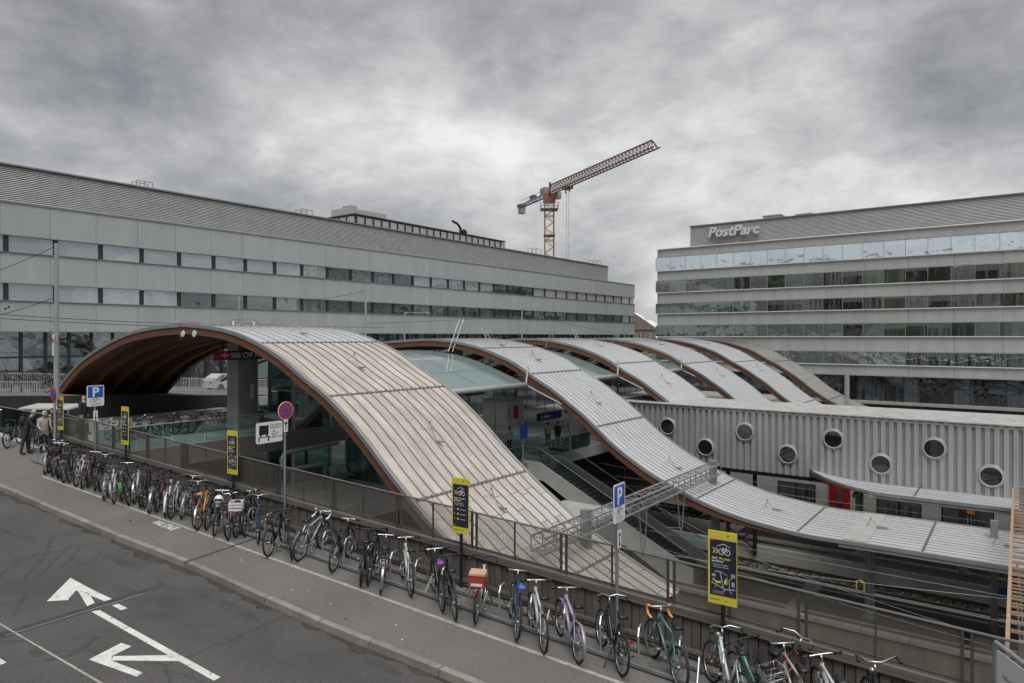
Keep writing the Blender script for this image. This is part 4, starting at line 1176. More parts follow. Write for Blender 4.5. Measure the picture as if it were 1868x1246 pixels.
def crank_():
    mb = MB().ring((BB[0], .05, BB[2]), (0, 1, 0), .085, .006, 18, 4).tube([(BB[0], -.07, BB[2]), (BB[0], .07, BB[2])], .02, 8)
    mb.tube([(BB[0], .08, BB[2]), (BB[0] + .12, .08, BB[2] + .11)], .01, 5).tube([(BB[0], -.08, BB[2]), (BB[0] - .12, -.08, BB[2] - .11)], .01, 5)
    mb.box(BB[0] + .075, BB[0] + .165, .09, .17, BB[2] + .10, BB[2] + .125).box(BB[0] - .165, BB[0] - .075, -.17, -.09, BB[2] - .125, BB[2] - .10)
    for z in (.08, -.08): mb.tube([(BB[0], .05, BB[2] + z), (RH[0], .05, RH[2] + z * .4)], .005, 4)
    return mb.ring((RH[0], .05, RH[2]), (0, 1, 0), .035, .006, 12, 4)
def guard_(c, a0, a1):
    mb = MB(); vs = []; fs = []; n = 12
    for i in range(n + 1):
        a = a0 + (a1 - a0) * i / n
        for y, r in ((-.028, WR + .008), (0, WR + .022), (.028, WR + .008)): vs.append((c[0] + r * math.cos(a), y, c[2] + r * math.sin(a)))
    for i in range(n):
        for j in range(2): fs.append((i * 3 + j, i * 3 + 3 + j, i * 3 + 4 + j, i * 3 + 1 + j))
    return mb.add(vs, fs)
def rack_():
    mb = MB()
    for y in (-.06, 0, .06): mb.tube([(-.25, y, .735), (-.70, y, .73)], .006, 5)
    for x in (-.3, -.5, -.69): mb.tube([(x, -.065, .733), (x, .065, .733)], .006, 5)
    for y in (-.07, .07): mb.tube([(-.5, y, .73), (RH[0], y, RH[2])], .006, 5).tube([(-.68, y, .73), (RH[0], y, RH[2])], .006, 5)
    return mb
def basket_(x0, z0):
    mb = MB()
    for z, k in ((0, .85), (.11, .93), (.22, 1.0)): mb.tube([(x0 - .15 * k, -.18 * k, z0 + z), (x0 + .15 * k, -.18 * k, z0 + z), (x0 + .15 * k, .18 * k, z0 + z), (x0 - .15 * k, .18 * k, z0 + z)], .006, 4, closed=True)
    for i in range(7):
        t = -1 + i / 3
        for s in (-1, 1):
            mb.tube([(x0 + t * .127, s * .153, z0), (x0 + t * .15, s * .18, z0 + .22)], .004, 4); mb.tube([(x0 + s * .127, t * .153, z0), (x0 + s * .15, t * .18, z0 + .22)], .004, 4)
        mb.tube([(x0 + t * .127, -.15, z0), (x0 + t * .127, .15, z0)], .004, 4)
    return mb
def stand_(): return MB().tube([(BB[0] - .04, .03, BB[2]), (BB[0] - .2, .22, .01)], .009, 5)
PAINTS = {}
def paintc(n, c): return mat('bike paint ' + n, c, .32, metal=.15, var=.06, coat=.3)
def bike(label, pos, fwd, lean=0.0, paint=(.02, .02, .02), pname='black', kind='diamond', bar='flat', guards=None, rack=False, basket=None,
         saddle=M_BLACK, grip=M_BLACK, barm=None, stand=False, rim=None, lamp=False, extra=None, group='bicycles parked along the brown fence', up=None, fork=None):
    """pos: ground point under the rear wheel; fwd: ground direction of travel"""
    t = thing('bicycle', label, 'bicycle', pos, 0, group)
    x = Vector(fwd).normalized(); z = Vector((0, 0, 1)); y = z.cross(x).normalized(); z = x.cross(y)
    R_ = Matrix((x, y, z)).transposed().to_4x4()
    t.matrix_world = Matrix.Translation(pos) @ R_ @ Matrix.Rotation(lean, 4, 'X') @ Matrix.Translation((-RH[0], 0, 0))
    pm = paintc(pname, paint); rm = rim or M_CHROME
    for c in (RH, FH):
        w_ = link('wheel', cached('wheel', tyre_, M_RUBBER), t); w_.location = c; w_.rotation_euler = (0, rnd.uniform(0, 6), 0)
        link('rim', cached('rim', rim_, rm), w_)
    link('frame', cached(('frame', kind), lambda: frame_(kind), pm), t)
    link('fork', cached('fork', fork_, fork or (pm if rnd.random() < .7 else M_CHROME)), t)
    h_ = link('handlebar', cached(('handlebar', bar), lambda: bar_(bar), barm or (M_CHROME if rnd.random() < .5 else M_BLACK)), t)
    for sd in (-1, 1): link('grip', cached(('grip', bar, sd), lambda: grips_(bar, sd), grip), h_)
    s_ = link('saddle', cached('saddle', saddle_, saddle), t); link('seat_post', cached('seat_post', post_, M_CHROME), s_)
    link('crankset', cached('crankset', crank_, M_GALVD), t)
    if guards is M_CHROME and rnd.random() < .6: guards = M_GALVD
    if guards:
        link('mudguard', cached(('mudguard', 'r'), lambda: guard_(RH, .35, 3.5), guards), t); link('mudguard', cached(('mudguard', 'f'), lambda: guard_(FH, .2, 2.7), guards), t)
    if rack:
        r_ = link('luggage_rack', cached('luggage_rack', rack_, M_BLACK if rack == 'k' else M_CHROME), t)
        if rnd.random() < .45: link('rear_reflector', cached('rear_reflector', lambda: MB().box(-.725, -.705, -.03, .03, .675, .705), M_SIGNR, False), r_)
    if basket == 'front': link('basket', cached(('basket', 'f'), lambda: basket_(.56, .80), M_BLACK), t)
    if basket == 'rear': link('basket', cached(('basket', 'r'), lambda: basket_(-.5, .745), M_CHROME), t)
    if basket == 'rearblack': link('basket', cached(('basket', 'r'), lambda: basket_(-.5, .745), M_BLACK), t)
    if stand: link('kickstand', cached('kickstand', stand_, M_BLACK), t)
    if lamp: link('headlamp', cached('headlamp', lambda: MB().ball((.47, 0, .84), .05, n=8, m=5), M_CHROME), t)
    if extra: extra(t)
    return t
def px_dir(px, py, fx, fy):
    """rear wheel ground point and direction from two contact points on the pavement"""
    a = road_pq(px, py); b = road_pq(fx, fy)
    A, B = F(*a), F(*b); return A, B - A
BLK, GRY, SIL, WHT = (.014, .014, .016), (.09, .09, .095), (.36, .36, .36), (.50, .50, .48)
RED_, BLU, NAV, GRN, PUR, ORA, CEL, DRD = (.17, .022, .024), (.034, .062, .145), (.02, .025, .06), (.08, .24, .06), (.13, .055, .18), (.36, .15, .035), (.10, .215, .18), (.085, .018, .022)
def redbox(t):
    b_ = MB().box(-.68, -.40, -.15, .15, .76, 1.0).build('delivery_box', mat('box red', (.32, .05, .035), .5), t)
    b_['label'] = 'red and cream plastic crate strapped on the rack'
    MB().box(-.69, -.39, -.16, .16, 1.001, 1.04).build('lid', mat('box cream', (.50, .30, .22), .5), b_)
    MB().box(-.687, -.681, -.11, .11, .80, .85).build('box_label', M_SIGNW, b_)
def whitebag(t):
    mb = MB().ball((-.26, 0, .90), .13, .12, .13, 9, 6).tube([(-.26, 0, .78), (-.27, .02, .70)], .07, 7, r2=.03)
    mb.build('saddle_bag', M_SIGNW, t, smooth=True)['label'] = 'white plastic bag pulled over the saddle'
def greenbag(t):
    MB().ball((-.5, .13, .56), .15, .07, .19, 10, 7).build('pannier', mat('green bag', (.09, .27, .08), .6), t)['label'] = 'bright green pannier bag'
def crate(t):
    mb = MB()
    for z in (.75, .83, .91): mb.box(-.68, -.36, -.16, -.145, z, z + .05).box(-.68, -.36, .145, .16, z, z + .05).box(-.69, -.675, -.16, .16, z, z + .05).box(-.375, -.36, -.16, .16, z, z + .05)
    mb.build('crate', M_SIGNW, t)['label'] = 'white slatted crate on the rack'
BIKES = [
 # label, rear contact, front contact, kw
 ('red step-through bicycle at the far left end of the fence row', (81.7, 865), (104, 838), dict(paint=RED_, pname='red', kind='step', bar='swept', guards=M_CHROME, rack=True)),
 ('black bicycle with black basket, second from the far left end', (96, 868.6), (117, 843), dict(paint=BLK, bar='flat', rack='k', basket='rearblack', guards=M_BLACK)),
 ('dark red bicycle, third from the far left end of the fence row', (107, 873), (128, 846), dict(paint=DRD, pname='dark red', bar='swept', rack=True, guards=M_BLACK)),
 ('black bicycle with chrome rack, fourth from the far left', (116, 880), (141, 852), dict(paint=BLK, bar='flat', rack=True, guards=M_BLACK)),
 ('pale blue white racing bicycle shown nearly side-on', (138.8, 887), (168, 862), dict(paint=(.52, .55, .64), pname='ice', kind='diamond', bar='drop')),
 ('red bicycle with orange bag behind the white racer', (149, 891), (172, 858), dict(paint=RED_, pname='red', kind='step', bar='flat', rack=True)),
 ('maroon mountain bicycle with rear basket', (172.7, 895), (188, 862), dict(paint=DRD, pname='dark red', kind='mtb', bar='flat', basket='rearblack', rack='k')),
 ('black city bicycle tight beside the maroon one', (183, 897), (203, 868), dict(paint=BLK, kind='step', bar='swept', guards=M_BLACK)),
 ('silver bicycle with long chrome luggage rack and mudguards', (190, 912), (214, 876), dict(paint=SIL, pname='silver', bar='flat', rack=True, guards=M_CHROME)),
 ('white framed bicycle with straight bars, centre of the crowded left group', (208.8, 918), (230, 880), dict(paint=WHT, pname='white', kind='mtb', bar='flat', guards=M_CHROME)),
 ('dark bicycle carrying a bright green pannier', (236, 922), (252, 884), dict(paint=GRY, pname='grey', bar='flat', rack='k', extra=greenbag)),
 ('red bicycle half hidden right of the green pannier', (256, 925), (276, 890), dict(paint=RED_, pname='red', kind='diamond', bar='swept', guards=M_BLACK)),
 ('dark bicycle with white luggage rack in front of the red one', (272, 936), (296, 900), dict(paint=BLK, bar='swept', rack=True, guards=M_CHROME)),
 ('white step-through city bicycle with white mudguards and swept bars', (301.7, 942), (322, 902), dict(paint=WHT, pname='white', kind='step', bar='swept', rack=True, guards=M_SIGNW, rim=M_GALVD)),
 ('silver sports bicycle with black saddle beside the white city one', (313, 945.7), (346, 912), dict(paint=SIL, pname='silver', kind='mtb', bar='flat')),
 ('black city bicycle with rear mudguard behind the orange bicycle', (353, 958.7), (368, 918), dict(paint=BLK, kind='step', bar='swept', guards=M_BLACK, rack='k')),
 ('orange bicycle with tan saddle', (361, 966.7), (394, 932), dict(paint=ORA, pname='orange', kind='step', bar='flat', saddle=mat('tan saddle', (.45, .17, .06), .5), guards=M_CHROME)),
 ('dark bicycle with white plastic bag over its saddle', (391, 978), (412, 936), dict(paint=BLK, bar='flat', extra=whitebag)),
 ('violet grey bicycle with wide rear tyre left of the white crate', (416.6, 984), (438, 944), dict(paint=(.25, .12, .22), pname='mauve', bar='flat', guards=M_BLACK)),
 ('bicycle with white slatted crate on its rack', (431, 980), (458, 944), dict(paint=PUR, pname='purple', bar='swept', rack=True, extra=crate)),
 ('tall blue bicycle with front wheel turned, left of the no-stopping pole', (470, 991), (462, 950), dict(paint=BLU, pname='blue', kind='diamond', bar='swept', lean=.06)),
 ('black mountain bicycle right of the no-stopping sign pole', (491, 1015), (528, 982), dict(paint=BLK, kind='mtb', bar='flat', lean=-.05)),
 ('dark bicycle with yellow band on its seat tube', (532, 1020), (524, 974), dict(paint=(.05, .08, .07), pname='pine', bar='flat')),
 ('silver racing bicycle with drop bars and loose black tyre', (546.5, 1022.8), (600, 990), dict(paint=SIL, pname='silver', bar='drop', lean=.1, grip=M_SIGNW)),
 ('black bicycle with silver seat stays and red rear lamp alone mid-row', (608.6, 1043), (645, 1006), dict(paint=BLK, kind='mtb', bar='flat', lean=.06)),
 ('black city bicycle with wire basket and red lamp, left of a pair', (657.7, 1068), (668, 1018), dict(paint=BLK, kind='step', bar='flat', rack='k', basket='rearblack', guards=M_BLACK)),
 ('navy bicycle with white luggage rack, right of a pair', (694, 1082), (698, 1032), dict(paint=NAV, pname='navy', kind='step', bar='flat', rack=True, guards=M_CHROME)),
 ('white fork bicycle seen from behind with black tyre', (748, 1087), (728, 1042), dict(paint=WHT, pname='white', kind='mtb', bar='flat', lean=.05)),
 ('black bicycle with purple saddle', (806, 1114), (786, 1066), dict(paint=BLK, kind='step', bar='flat', rack='k', saddle=mat('purple saddle', (.22, .05, .32), .5), basket='front')),
 ('tall black bicycle beside the poster pole', (830, 1130), (812, 1080), dict(paint=BLK, bar='flat', lean=-.05)),
 ('white bicycle with red delivery crate', (868.5, 1136), (886, 1086), dict(paint=WHT, pname='white', kind='step', bar='swept', rack=True, extra=redbox, lean=.05)),
 ('blue racing bicycle with blue saddle', (940.5, 1166.7), (928, 1114), dict(paint=BLU, pname='blue', bar='drop', saddle=mat('blue saddle', (.04, .13, .38), .5))),
 ('white aluminium trekking bicycle with black bars', (989.6, 1190), (966.5, 1138.7), dict(paint=WHT, pname='white', kind='mtb', bar='flat', lean=.06)),
 ('purple and silver mountain bicycle', (1052, 1208), (1019.5, 1157), dict(paint=(.40, .33, .46), pname='lilac', kind='mtb', bar='flat', lean=.08, guards=M_GALVD, fork=paintc('purple', PUR))),
 ('black city bicycle with rack and kickstand near the blue parking sign', (1131, 1231), (1083, 1160), dict(paint=BLK, kind='step', bar='swept', rack='k', stand=True, lean=.1, barm=M_CHROME)),
 ('celeste racing bicycle with orange drop bars', (1236, 1254), (1184, 1193), dict(paint=CEL, pname='celeste', bar='drop', grip=mat('orange tape', (.72, .28, .07), .6), lean=.08)),
 ('white and celeste city bicycle with chrome swept bars in the foreground', (1352, 1308), (1296, 1243), dict(paint=(.5, .58, .55), pname='pale celeste', kind='step', bar='swept', lamp=True, lean=.1, barm=M_CHROME, fork=paintc('celeste', CEL))),
 ('small celeste folding-style bicycle with wire basket in the foreground', (1420, 1330), (1352, 1262), dict(paint=CEL, pname='celeste', kind='step', bar='flat', basket='rear', rack=True)),
 ('dark red city bicycle with high black saddle in the foreground', (1388, 1296), (1460, 1262), dict(paint=DRD, pname='dark red', kind='diamond', bar='swept', basket='rearblack', rack='k')),
 ('white and orange racing bicycle with dark drop bars at the lower edge', (1478, 1345), (1432, 1285), dict(paint=(.45, .38, .33), pname='sand', bar='drop')),
 ('white mountain bicycle with black bars cut by the lower edge', (1562, 1370), (1508, 1300), dict(paint=WHT, pname='white', kind='mtb', bar='flat')),
 ('black bicycle with silver lamp cut by the lower edge', (1640, 1395), (1588, 1318), dict(paint=BLK, kind='step', bar='high', lamp=True)),
]
BIKES += [
 ('black bicycle wedged behind the red step-through at the far left', (88, 862), (112, 838), dict(paint=BLK, bar='flat', rack='k', guards=M_BLACK)),
 ('grey bicycle wedged between the dark red one and the chrome rack one', (110, 871), (136, 848), dict(paint=GRY, pname='grey', kind='mtb', bar='flat')),
 ('black bicycle wedged left of the pale racing bicycle', (127, 880), (150, 850), dict(paint=BLK, kind='step', bar='high', rack='k')),
 ('navy bicycle just right of the pale racing bicycle', (160, 889), (180, 858), dict(paint=NAV, pname='navy', bar='flat', guards=M_BLACK)),
 ('grey city bicycle overlapping the silver one with the long rack', (199, 905), (222, 872), dict(paint=GRY, pname='grey', kind='step', bar='swept', rack=True, guards=M_CHROME)),
 ('black bicycle hidden behind the white straight-barred one', (222, 914), (241, 880), dict(paint=BLK, bar='flat', rack='k', guards=M_BLACK)),
 ('silver city bicycle behind the green pannier', (245, 918), (266, 884), dict(paint=SIL, pname='silver', kind='step', bar='swept', guards=M_CHROME)),
 ('black mountain bicycle between the half-hidden red bicycle and the white rack', (264, 927), (290, 894), dict(paint=BLK, kind='mtb', bar='flat')),
 ('dark city bicycle left of the white step-through', (286, 934), (308, 898), dict(paint=DRD, pname='dark red', kind='step', bar='swept', rack='k', guards=M_BLACK)),
 ('grey bicycle with chrome guards right of the silver sports bicycle', (331, 946), (355, 912), dict(paint=GRY, pname='grey', bar='swept', guards=M_CHROME, rack=True)),
 ('black bicycle right of the orange one', (377, 966), (402, 930), dict(paint=BLK, kind='mtb', bar='flat')),
 ('black bicycle leaning behind the crate bicycle', (448, 978), (474, 940), dict(paint=BLK, bar='flat', guards=M_BLACK)),
 ('navy racing bicycle just behind the white-fork bicycle', (672, 1066), (690, 1022), dict(paint=NAV, pname='navy', bar='drop')),
 ('black town bicycle left of the bending man', (14, 818), (44, 806), dict(paint=BLK, kind='step', bar='swept', guards=M_BLACK, stand=True)),
 ('dark bicycle between the bending man and the woman', (58, 824), (84, 806), dict(paint=GRY, pname='grey', bar='flat', lamp=True)),
 ('black bicycle behind the woman in the pale jacket', (68, 812), (98, 800), dict(paint=BLK, kind='step', bar='swept', rack='k')),
]
for lab, r_, f_, kw in BIKES:
    A, V_ = px_dir(*r_, *f_)
    V_.z = 0
    # lean slightly, keep the front wheel on the slope
    n_ = V_.normalized(); n_.z = -SLOPE * (n_.x * FX.x + n_.y * FX.y)
    bike(lab, A, n_, **({'lean': rnd.uniform(-.16, .16)} | kw))
mb = MB().ring((0, 0, 0), (0, 1, .25), .31, .022, 26, 6)
a_ = road_pq(590, 1003)
o = mb.build('loose_tyre', M_RUBBER); o.location = F(a_[0], a_[1] + .1, .3); o.rotation_euler = (0, 0, ROT_F + .4)
tag(o, 'loose black bicycle tyre leaning on the rack beside the silver racer', 'tyre')
# bicycles on the terrace under the first wave roof
ORD = 'first second third fourth fifth sixth seventh eighth ninth tenth eleventh twelfth thirteenth fourteenth fifteenth sixteenth seventeenth eighteenth nineteenth twentieth twenty-first twenty-second'.split()
names = ['black', 'dark grey', 'blue', 'silver', 'red', 'white']
cols = [BLK, GRY, BLU, SIL, RED_, WHT]
for k in range(22):
    c = rnd.choice((0, 0, 0, 1, 2, 3, 4, 5))
    d_ = 15.4 + k * .42; s_ = -35.2 - (k % 2) * .12
    bike('%s bicycle, %s from the left in the dense terrace row under the arch' % (names[c], ORD[k]), W(s_ - .5, d_, -5.2), SX * -1 + SY * rnd.uniform(-.25, .25), rnd.uniform(-.12, .12), cols[c], names[c], rnd.choice(('diamond', 'step', 'mtb')), rnd.choice(('flat', 'swept', 'high')), rack=rnd.random() < .6, guards=rnd.choice((None, M_BLACK, M_CHROME)), basket=rnd.choice((None, None, 'rear', 'front')), group='bicycles on the terrace')
bike('black bicycle standing at the right end of the terrace row', W(-33.4, 21.6, -5.2), SX * -.5 + SY, .05, BLK, 'black', 'step', 'swept', rack=True, group='bicycles on the terrace')
bike('pale green framed bicycle beyond the left end of the fence', W(-34.9, 12.9, -5.2), SX * -1 + SY * -.4, .04, (.45, .55, .50), 'mint', 'diamond', 'flat', group='bicycles on the terrace')
for k in range(15):
    c = rnd.choice((0, 0, 1, 2, 3, 5)); d_ = 8.6 + k * .7
    bike('%s bicycle, %s from the left behind the pale railing on the upper street' % (names[c], ORD[k]), W(-51.2, d_, zst(d_)), SX * -1 + SY * rnd.uniform(-.5, .5), rnd.uniform(-.1, .1), cols[c], names[c], rnd.choice(('diamond', 'step', 'mtb')), rnd.choice(('flat', 'swept')), rack=rnd.random() < .5, group='bicycles behind the upper railing')
for k in range(12):
    c = rnd.choice((0, 0, 1, 2, 3, 5)); d_ = 12 + k * .95
    bike('%s bicycle, %s from the left in the row by the office shop windows' % (names[c], ORD[k]), W(-57.5, d_, zst(d_)), SX * -.6 + SY * rnd.uniform(.6, 1.), rnd.uniform(-.1, .1), cols[c], names[c], rnd.choice(('diamond', 'step', 'mtb')), rnd.choice(('flat', 'swept')), group='bicycles by the shop windows')
# ------------------------------------------------------------------ signs and posters along the fence
def at_px(px, q):
    """street position p of a vertical thing seen at column px and offset q"""
    a = (px - 934) / 1245
    # (S0 + FX p + FY q): X = a Y
    x0, y0 = S0.x + FY.x * q, S0.y + FY.y * q
    p = (a * y0 - x0) / (FX.x - a * FX.y)
    return p, y0 + FX.y * p
def z_at(py, Y): return (614 - py) / 1245 * Y
def bike_icon(mb, x, z, w, y, m=None, th=.006):
    """flat bicycle pictogram: two wheels, frame, bars"""
    r = w * .24
    for cx in (x - w * .27, x + w * .27): mb.ring((cx, y, z), (0, 1, 0), r, th, 18, 4, .3)
    pts = [(x - w * .27, z), (x - w * .04, z), (x + w * .17, z + r * 1.1), (x - w * .12, z + r * 1.1), (x - w * .04, z)]
    for a, b in zip(pts, pts[1:]): mb.beam((a[0], y, a[1]), (b[0], y, b[1]), th * 1.6, .002, up=(0, 1, 0))
    mb.beam((x - w * .27, y, z), (x - w * .12, y, z + r * 1.1), th * 1.6, .002, up=(0, 1, 0)); mb.beam((x + w * .27, y, z), (x + w * .15, y, z + r * 1.55), th * 1.6, .002, up=(0, 1, 0))
    mb.beam((x - w * .20, y, z + r * 1.4), (x - w * .04, y, z + r * 1.4), th * 2, .002, up=(0, 1, 0)); mb.beam((x + w * .05, y, z + r * 1.6), (x + w * .2, y, z + r * 1.6), th * 2, .002, up=(0, 1, 0))
def txt(parent, body, size, x, z, y, m, bold=0.0, align='LEFT', shear=0.0):
    o = link('lettering', text_mesh(body, size, m, .0008, bold, shear, align), parent); o.location = (x, y, z); return o
def poster(label, px, top, bot, w_, variant):
    q_ = 1.42; p, Y = at_px(px, q_)
    zt, zb = z_at(top, Y), z_at(bot, Y); h = zt - zb; g = gz(p)
    t = thing('street_poster', label, 'poster', F(p, q_), ROT_F, 'yellow-framed bicycle parking posters')
    B = zb - g
    MB().tube([(0, .03, 0), (0, .03, B + h * .9)], .035, 8).build('pole', M_BLACK, t)
    pl = MB().box(-w_ / 2, w_ / 2, -.012, .012, B, B + h).build('plate', M_YEL, t)
    x0, x1 = -w_ * .43, w_ * .49; z0, z1 = B + h * .12, B + h * .885
    MB().box(x0, x1, -.0155, -.0125, z0, z1).build('print_field', M_NAVY, pl)
    y = -.018; H = z1 - z0; wd_ = x1 - x0
    MB().box(x0, x0 + wd_ * .16, y - .001, y + .001, z1 - H * .035, z1 + H * .002).build('red_tab', M_SIGNR, pl)
    mb = MB()
    for k in (0, 1):
        xa = x0 + wd_ * (.09 + .11 * k); zc = z0 + H * .80; s = wd_ * .085
        mb.prism([(xa, y, zc + s * 1.2), (xa + s * .6, y, zc + s * 1.2), (xa + s * 1.5, y, zc), (xa + s * .6, y, zc - s * 1.2), (xa, y, zc - s * 1.2), (xa + s * .9, y, zc)], (0, .001, 0))
    mb.build('arrow_mark', M_YEL, pl)
    mb = MB(); bike_icon(mb, x0 + wd_ * .55, z0 + H * .79, wd_ * .42, y)
    xc = x0 + wd_ * .52
    for a, b in (((-.24, .0), (0, .05)), ((0, .05), (.24, .0))): mb.beam((xc + a[0] * wd_, y, z0 + H * (.885 + a[1])), (xc + b[0] * wd_, y, z0 + H * (.885 + b[1])), .010, .002, up=(0, 1, 0))
    mb.build('bicycle_mark', M_SIGNW, pl)
    fs = H * .052
    txt(pl, 'Jetzt', fs, x0 + wd_ * .08, z0 + H * .655, y, M_SIGNW, .0015); txt(pl, '24h gratis', fs, x0 + wd_ * .33, z0 + H * .655, y, M_YEL, .0015)
    txt(pl, 'parkieren', fs, x0 + wd_ * .08, z0 + H * .60, y, M_SIGNW, .0015)
    txt(pl, '- Velostation PostParc', fs * .62, x0 + wd_ * .08, z0 + H * .545, y, M_SIGNW); txt(pl, '- Velostation Bollwerk', fs * .62, x0 + wd_ * .08, z0 + H * .505, y, M_SIGNW)
    if variant == 'map':
        mb = MB()
        def street(pts, wds):
            for a, b in zip(pts, pts[1:]): mb.beam((x0 + a[0] * wd_, y, z0 + a[1] * H), (x0 + b[0] * wd_, y, z0 + b[1] * H), wds, .002, up=(0, 1, 0))
        street([(.06, .22), (.3, .18), (.58, .13), (.95, .15)], .022); street([(.18, .42), (.38, .44), (.52, .14), (.56, .09)], .018)
        street([(.95, .40), (.72, .30), (.74, .14), (.82, .07)], .015); street([(.28, .24), (.18, .12)], .012); street([(.38, .44), (.66, .38)], .010)
        for a in ((.08, .33, .22, .38), (.1, .25, .2, .30), (.8, .36, .95, .42), (.6, .28, .66, .34), (.82, .2, .93, .28)): mb.box(x0 + a[0] * wd_, x0 + a[2] * wd_, y - .001, y, z0 + a[1] * H, z0 + a[3] * H)
        mb.build('street_map', M_PGREY, pl)
        MB().box(x0 + .2 * wd_, x0 + .42 * wd_, y - .0022, y - .0012, z0 + .225 * H, z0 + .265 * H).box(x0 + .54 * wd_, x0 + .66 * wd_, y - .0022, y - .0012, z0 + .22 * H, z0 + .30 * H).build('map_station', M_YEL, pl)
        for k in range(3): MB().box(x0 + .1 * wd_, x0 + .55 * wd_, y - .001, y, z0 + (.035 + .022 * k) * H, z0 + (.042 + .022 * k) * H).build('text_line', M_PGREY, pl)
    else:
        for k in range(3):
            zc = z0 + H * (.40 - .115 * k)
            txt(pl, '%d.' % (k + 1), fs * .85, x0 + wd_ * .10, zc, y, M_SIGNW)
            MB().box(x0 + wd_ * .28, x0 + wd_ * .40, y - .001, y, zc - .004, zc + fs * .7).build('step_mark', M_YEL, pl)
            MB().box(x0 + wd_ * .48, x0 + wd_ * .84, y - .001, y, zc + .004, zc + .014).build('text_line', M_SIGNW, pl)
        txt(pl, 'bern.ch', fs * .55, x0 + wd_ * .06, z0 + H * .03, y, M_SIGNW)
    txt(pl, 'WEITERE INFOS', fs * .45, -w_ * .42, B + h * .055, -.014, M_SIGNK); txt(pl, '1.50', fs * .7, w_ * .05, B + h * .05, -.014, M_SIGNK)
    MB().ball((w_ * .2, -.014, B + h * .95), .014, .004, .018, 8, 5).build('crest_mark', M_SIGNK, pl)
poster('nearest yellow and navy poster with street map at lower right', 1318, 970, 1103, .50, 'map')
poster('yellow and navy poster with three numbered steps in front of the beige roof', 840, 872, 973, .47, 'steps')
poster('yellow and navy poster with map in front of the grey columns, middle of the row', 424, 786, 865, .47, 'map')
poster('yellow and navy poster with steps before the terrace bicycles', 228, 742, 811, .46, 'steps')
poster('farthest yellow and navy poster beside the woman in the light jacket', 110, 723, 784, .46, 'map')

ROT_P = math.atan2(FY.y, FY.x)          # plates that face down the street
def rplate(w_, h, z0, r=.05, th=.012, y=0):
    pts = []
    for cx, cz, a0 in ((w_ / 2 - r, z0 + r, -90), (w_ / 2 - r, z0 + h - r, 0), (-w_ / 2 + r, z0 + h - r, 90), (-w_ / 2 + r, z0 + r, 180)):
        for k in range(4):
            a = math.radians(a0 + k * 30); pts.append((cx + r * math.cos(a), y, cz + r * math.sin(a)))
    return MB().prism(pts[::-1], (0, -th, 0))
def sign_pole(label, px, q_, top):
    p, Y = at_px(px, q_); t = thing('road_sign', label, 'sign', F(p, q_), ROT_P, 'road signs along the fence')
    return t, Y, (lambda py: z_at(py, Y) - gz(p)), p
def parking_sign(label, px, top, bot, arrows, scale=1.0, w_=.52):
    t, Y, hz, p = sign_pole(label, px, 1.45, top)
    zt, zb = hz(top), hz(bot); h = zt - zb
    MB().tube([(0, .04, 0), (0, .04, zt - .1)], .032, 10).build('pole', M_GALV, t)
    pl = rplate(w_, h, zb, .05).build('plate', M_SIGNW, t)
    MB().box(-w_ * .44, w_ * .44, -.016, -.0125, zb + h * .42, zt - .03).build('blue_field', M_SIGNB, pl)
    txt(pl, 'P', h * .62, 0, zb + h * .475, -.018, M_SIGNW, .012, 'CENTER')
    mb = MB(); bike_icon(mb, 0, zb + h * .23, w_ * .62, -.015, th=.004); mb.build('bicycle_mark', M_SIGNK, pl)
    for k in range(2): MB().box(-w_ * .3, w_ * .34, -.0145, -.0125, zb + h * (.05 + .045 * k), zb + h * (.065 + .045 * k)).build('text_line', M_PGREY, pl)
    s_ = rplate(.15, .34, zb - .5, .02, .01, y=-.005).build('arrow_plate', M_SIGNW, t)
    zc = zb - .5; mb = MB().box(-.012, .012, -.019, -.016, zc + .06, zc + .28)
    if 'u' in arrows: mb.prism([(-.045, -.016, zc + .24), (.045, -.016, zc + .24), (0, -.016, zc + .32)], (0, -.003, 0))
    if 'd' in arrows: mb.prism([(-.045, -.016, zc + .10), (0, -.016, zc + .02), (.045, -.016, zc + .10)], (0, -.003, 0))
    mb.build('arrow_mark', M_SIGNK, s_)
parking_sign('blue bicycle parking sign with double arrow at right, near the lattice gantry', 1129, 882, 952, 'ud', w_=.5)
parking_sign('blue bicycle parking sign with down arrow in front of the dark timber arch', 174, 703, 741, 'd', w_=.58)
# no stopping sign with lorry notice
t, Y, hz, p = sign_pole('round no-stopping sign on a pole with white lorry notice board', 521, 1.45, 734)
zc = hz(749); r_ = .245
MB().tube([(0, .04, 0), (0, .04, zc)], .032, 10).build('pole', M_GALV, t)
dk = MB().disc((0, 0, zc), (0, 1, 0), r_, .012, 32).build('disc', M_SIGNW, t)
MB().disc((0, -.008, zc), (0, 1, 0), r_ * .94, .006, 32).build('red_ring', M_SIGNR, dk)
MB().disc((0, -.013, zc), (0, 1, 0), r_ * .66, .006, 32).build('blue_field', M_SIGNB, dk)
mb = MB()
for a in (.78, -.78): mb.beam((-r_ * .75 * math.cos(a), -.018, zc - r_ * .75 * math.sin(a)), (r_ * .75 * math.cos(a), -.018, zc + r_ * .75 * math.sin(a)), .05, .004, up=(0, 1, 0))
mb.build('cross_bars', M_SIGNR, dk)
za, zb = hz(765), hz(788); x_ = .0
ap = rplate(.13, za - zb, zb, .02, .01).build('arrow_plate', M_SIGNW, t)
MB().box(-.012, .012, -.014, -.011, zb + .05, za - .1).prism([(-.04, -.011, za - .12), (.04, -.011, za - .12), (0, -.011, za - .03)], (0, -.003, 0)).build('arrow_mark', M_SIGNK, ap)
za, zb = hz(766), hz(803); h = za - zb; wn_ = .82
nb = rplate(wn_, h, zb, .06)
nb.v = [(x - .52, y, z) for x, y, z in nb.v]
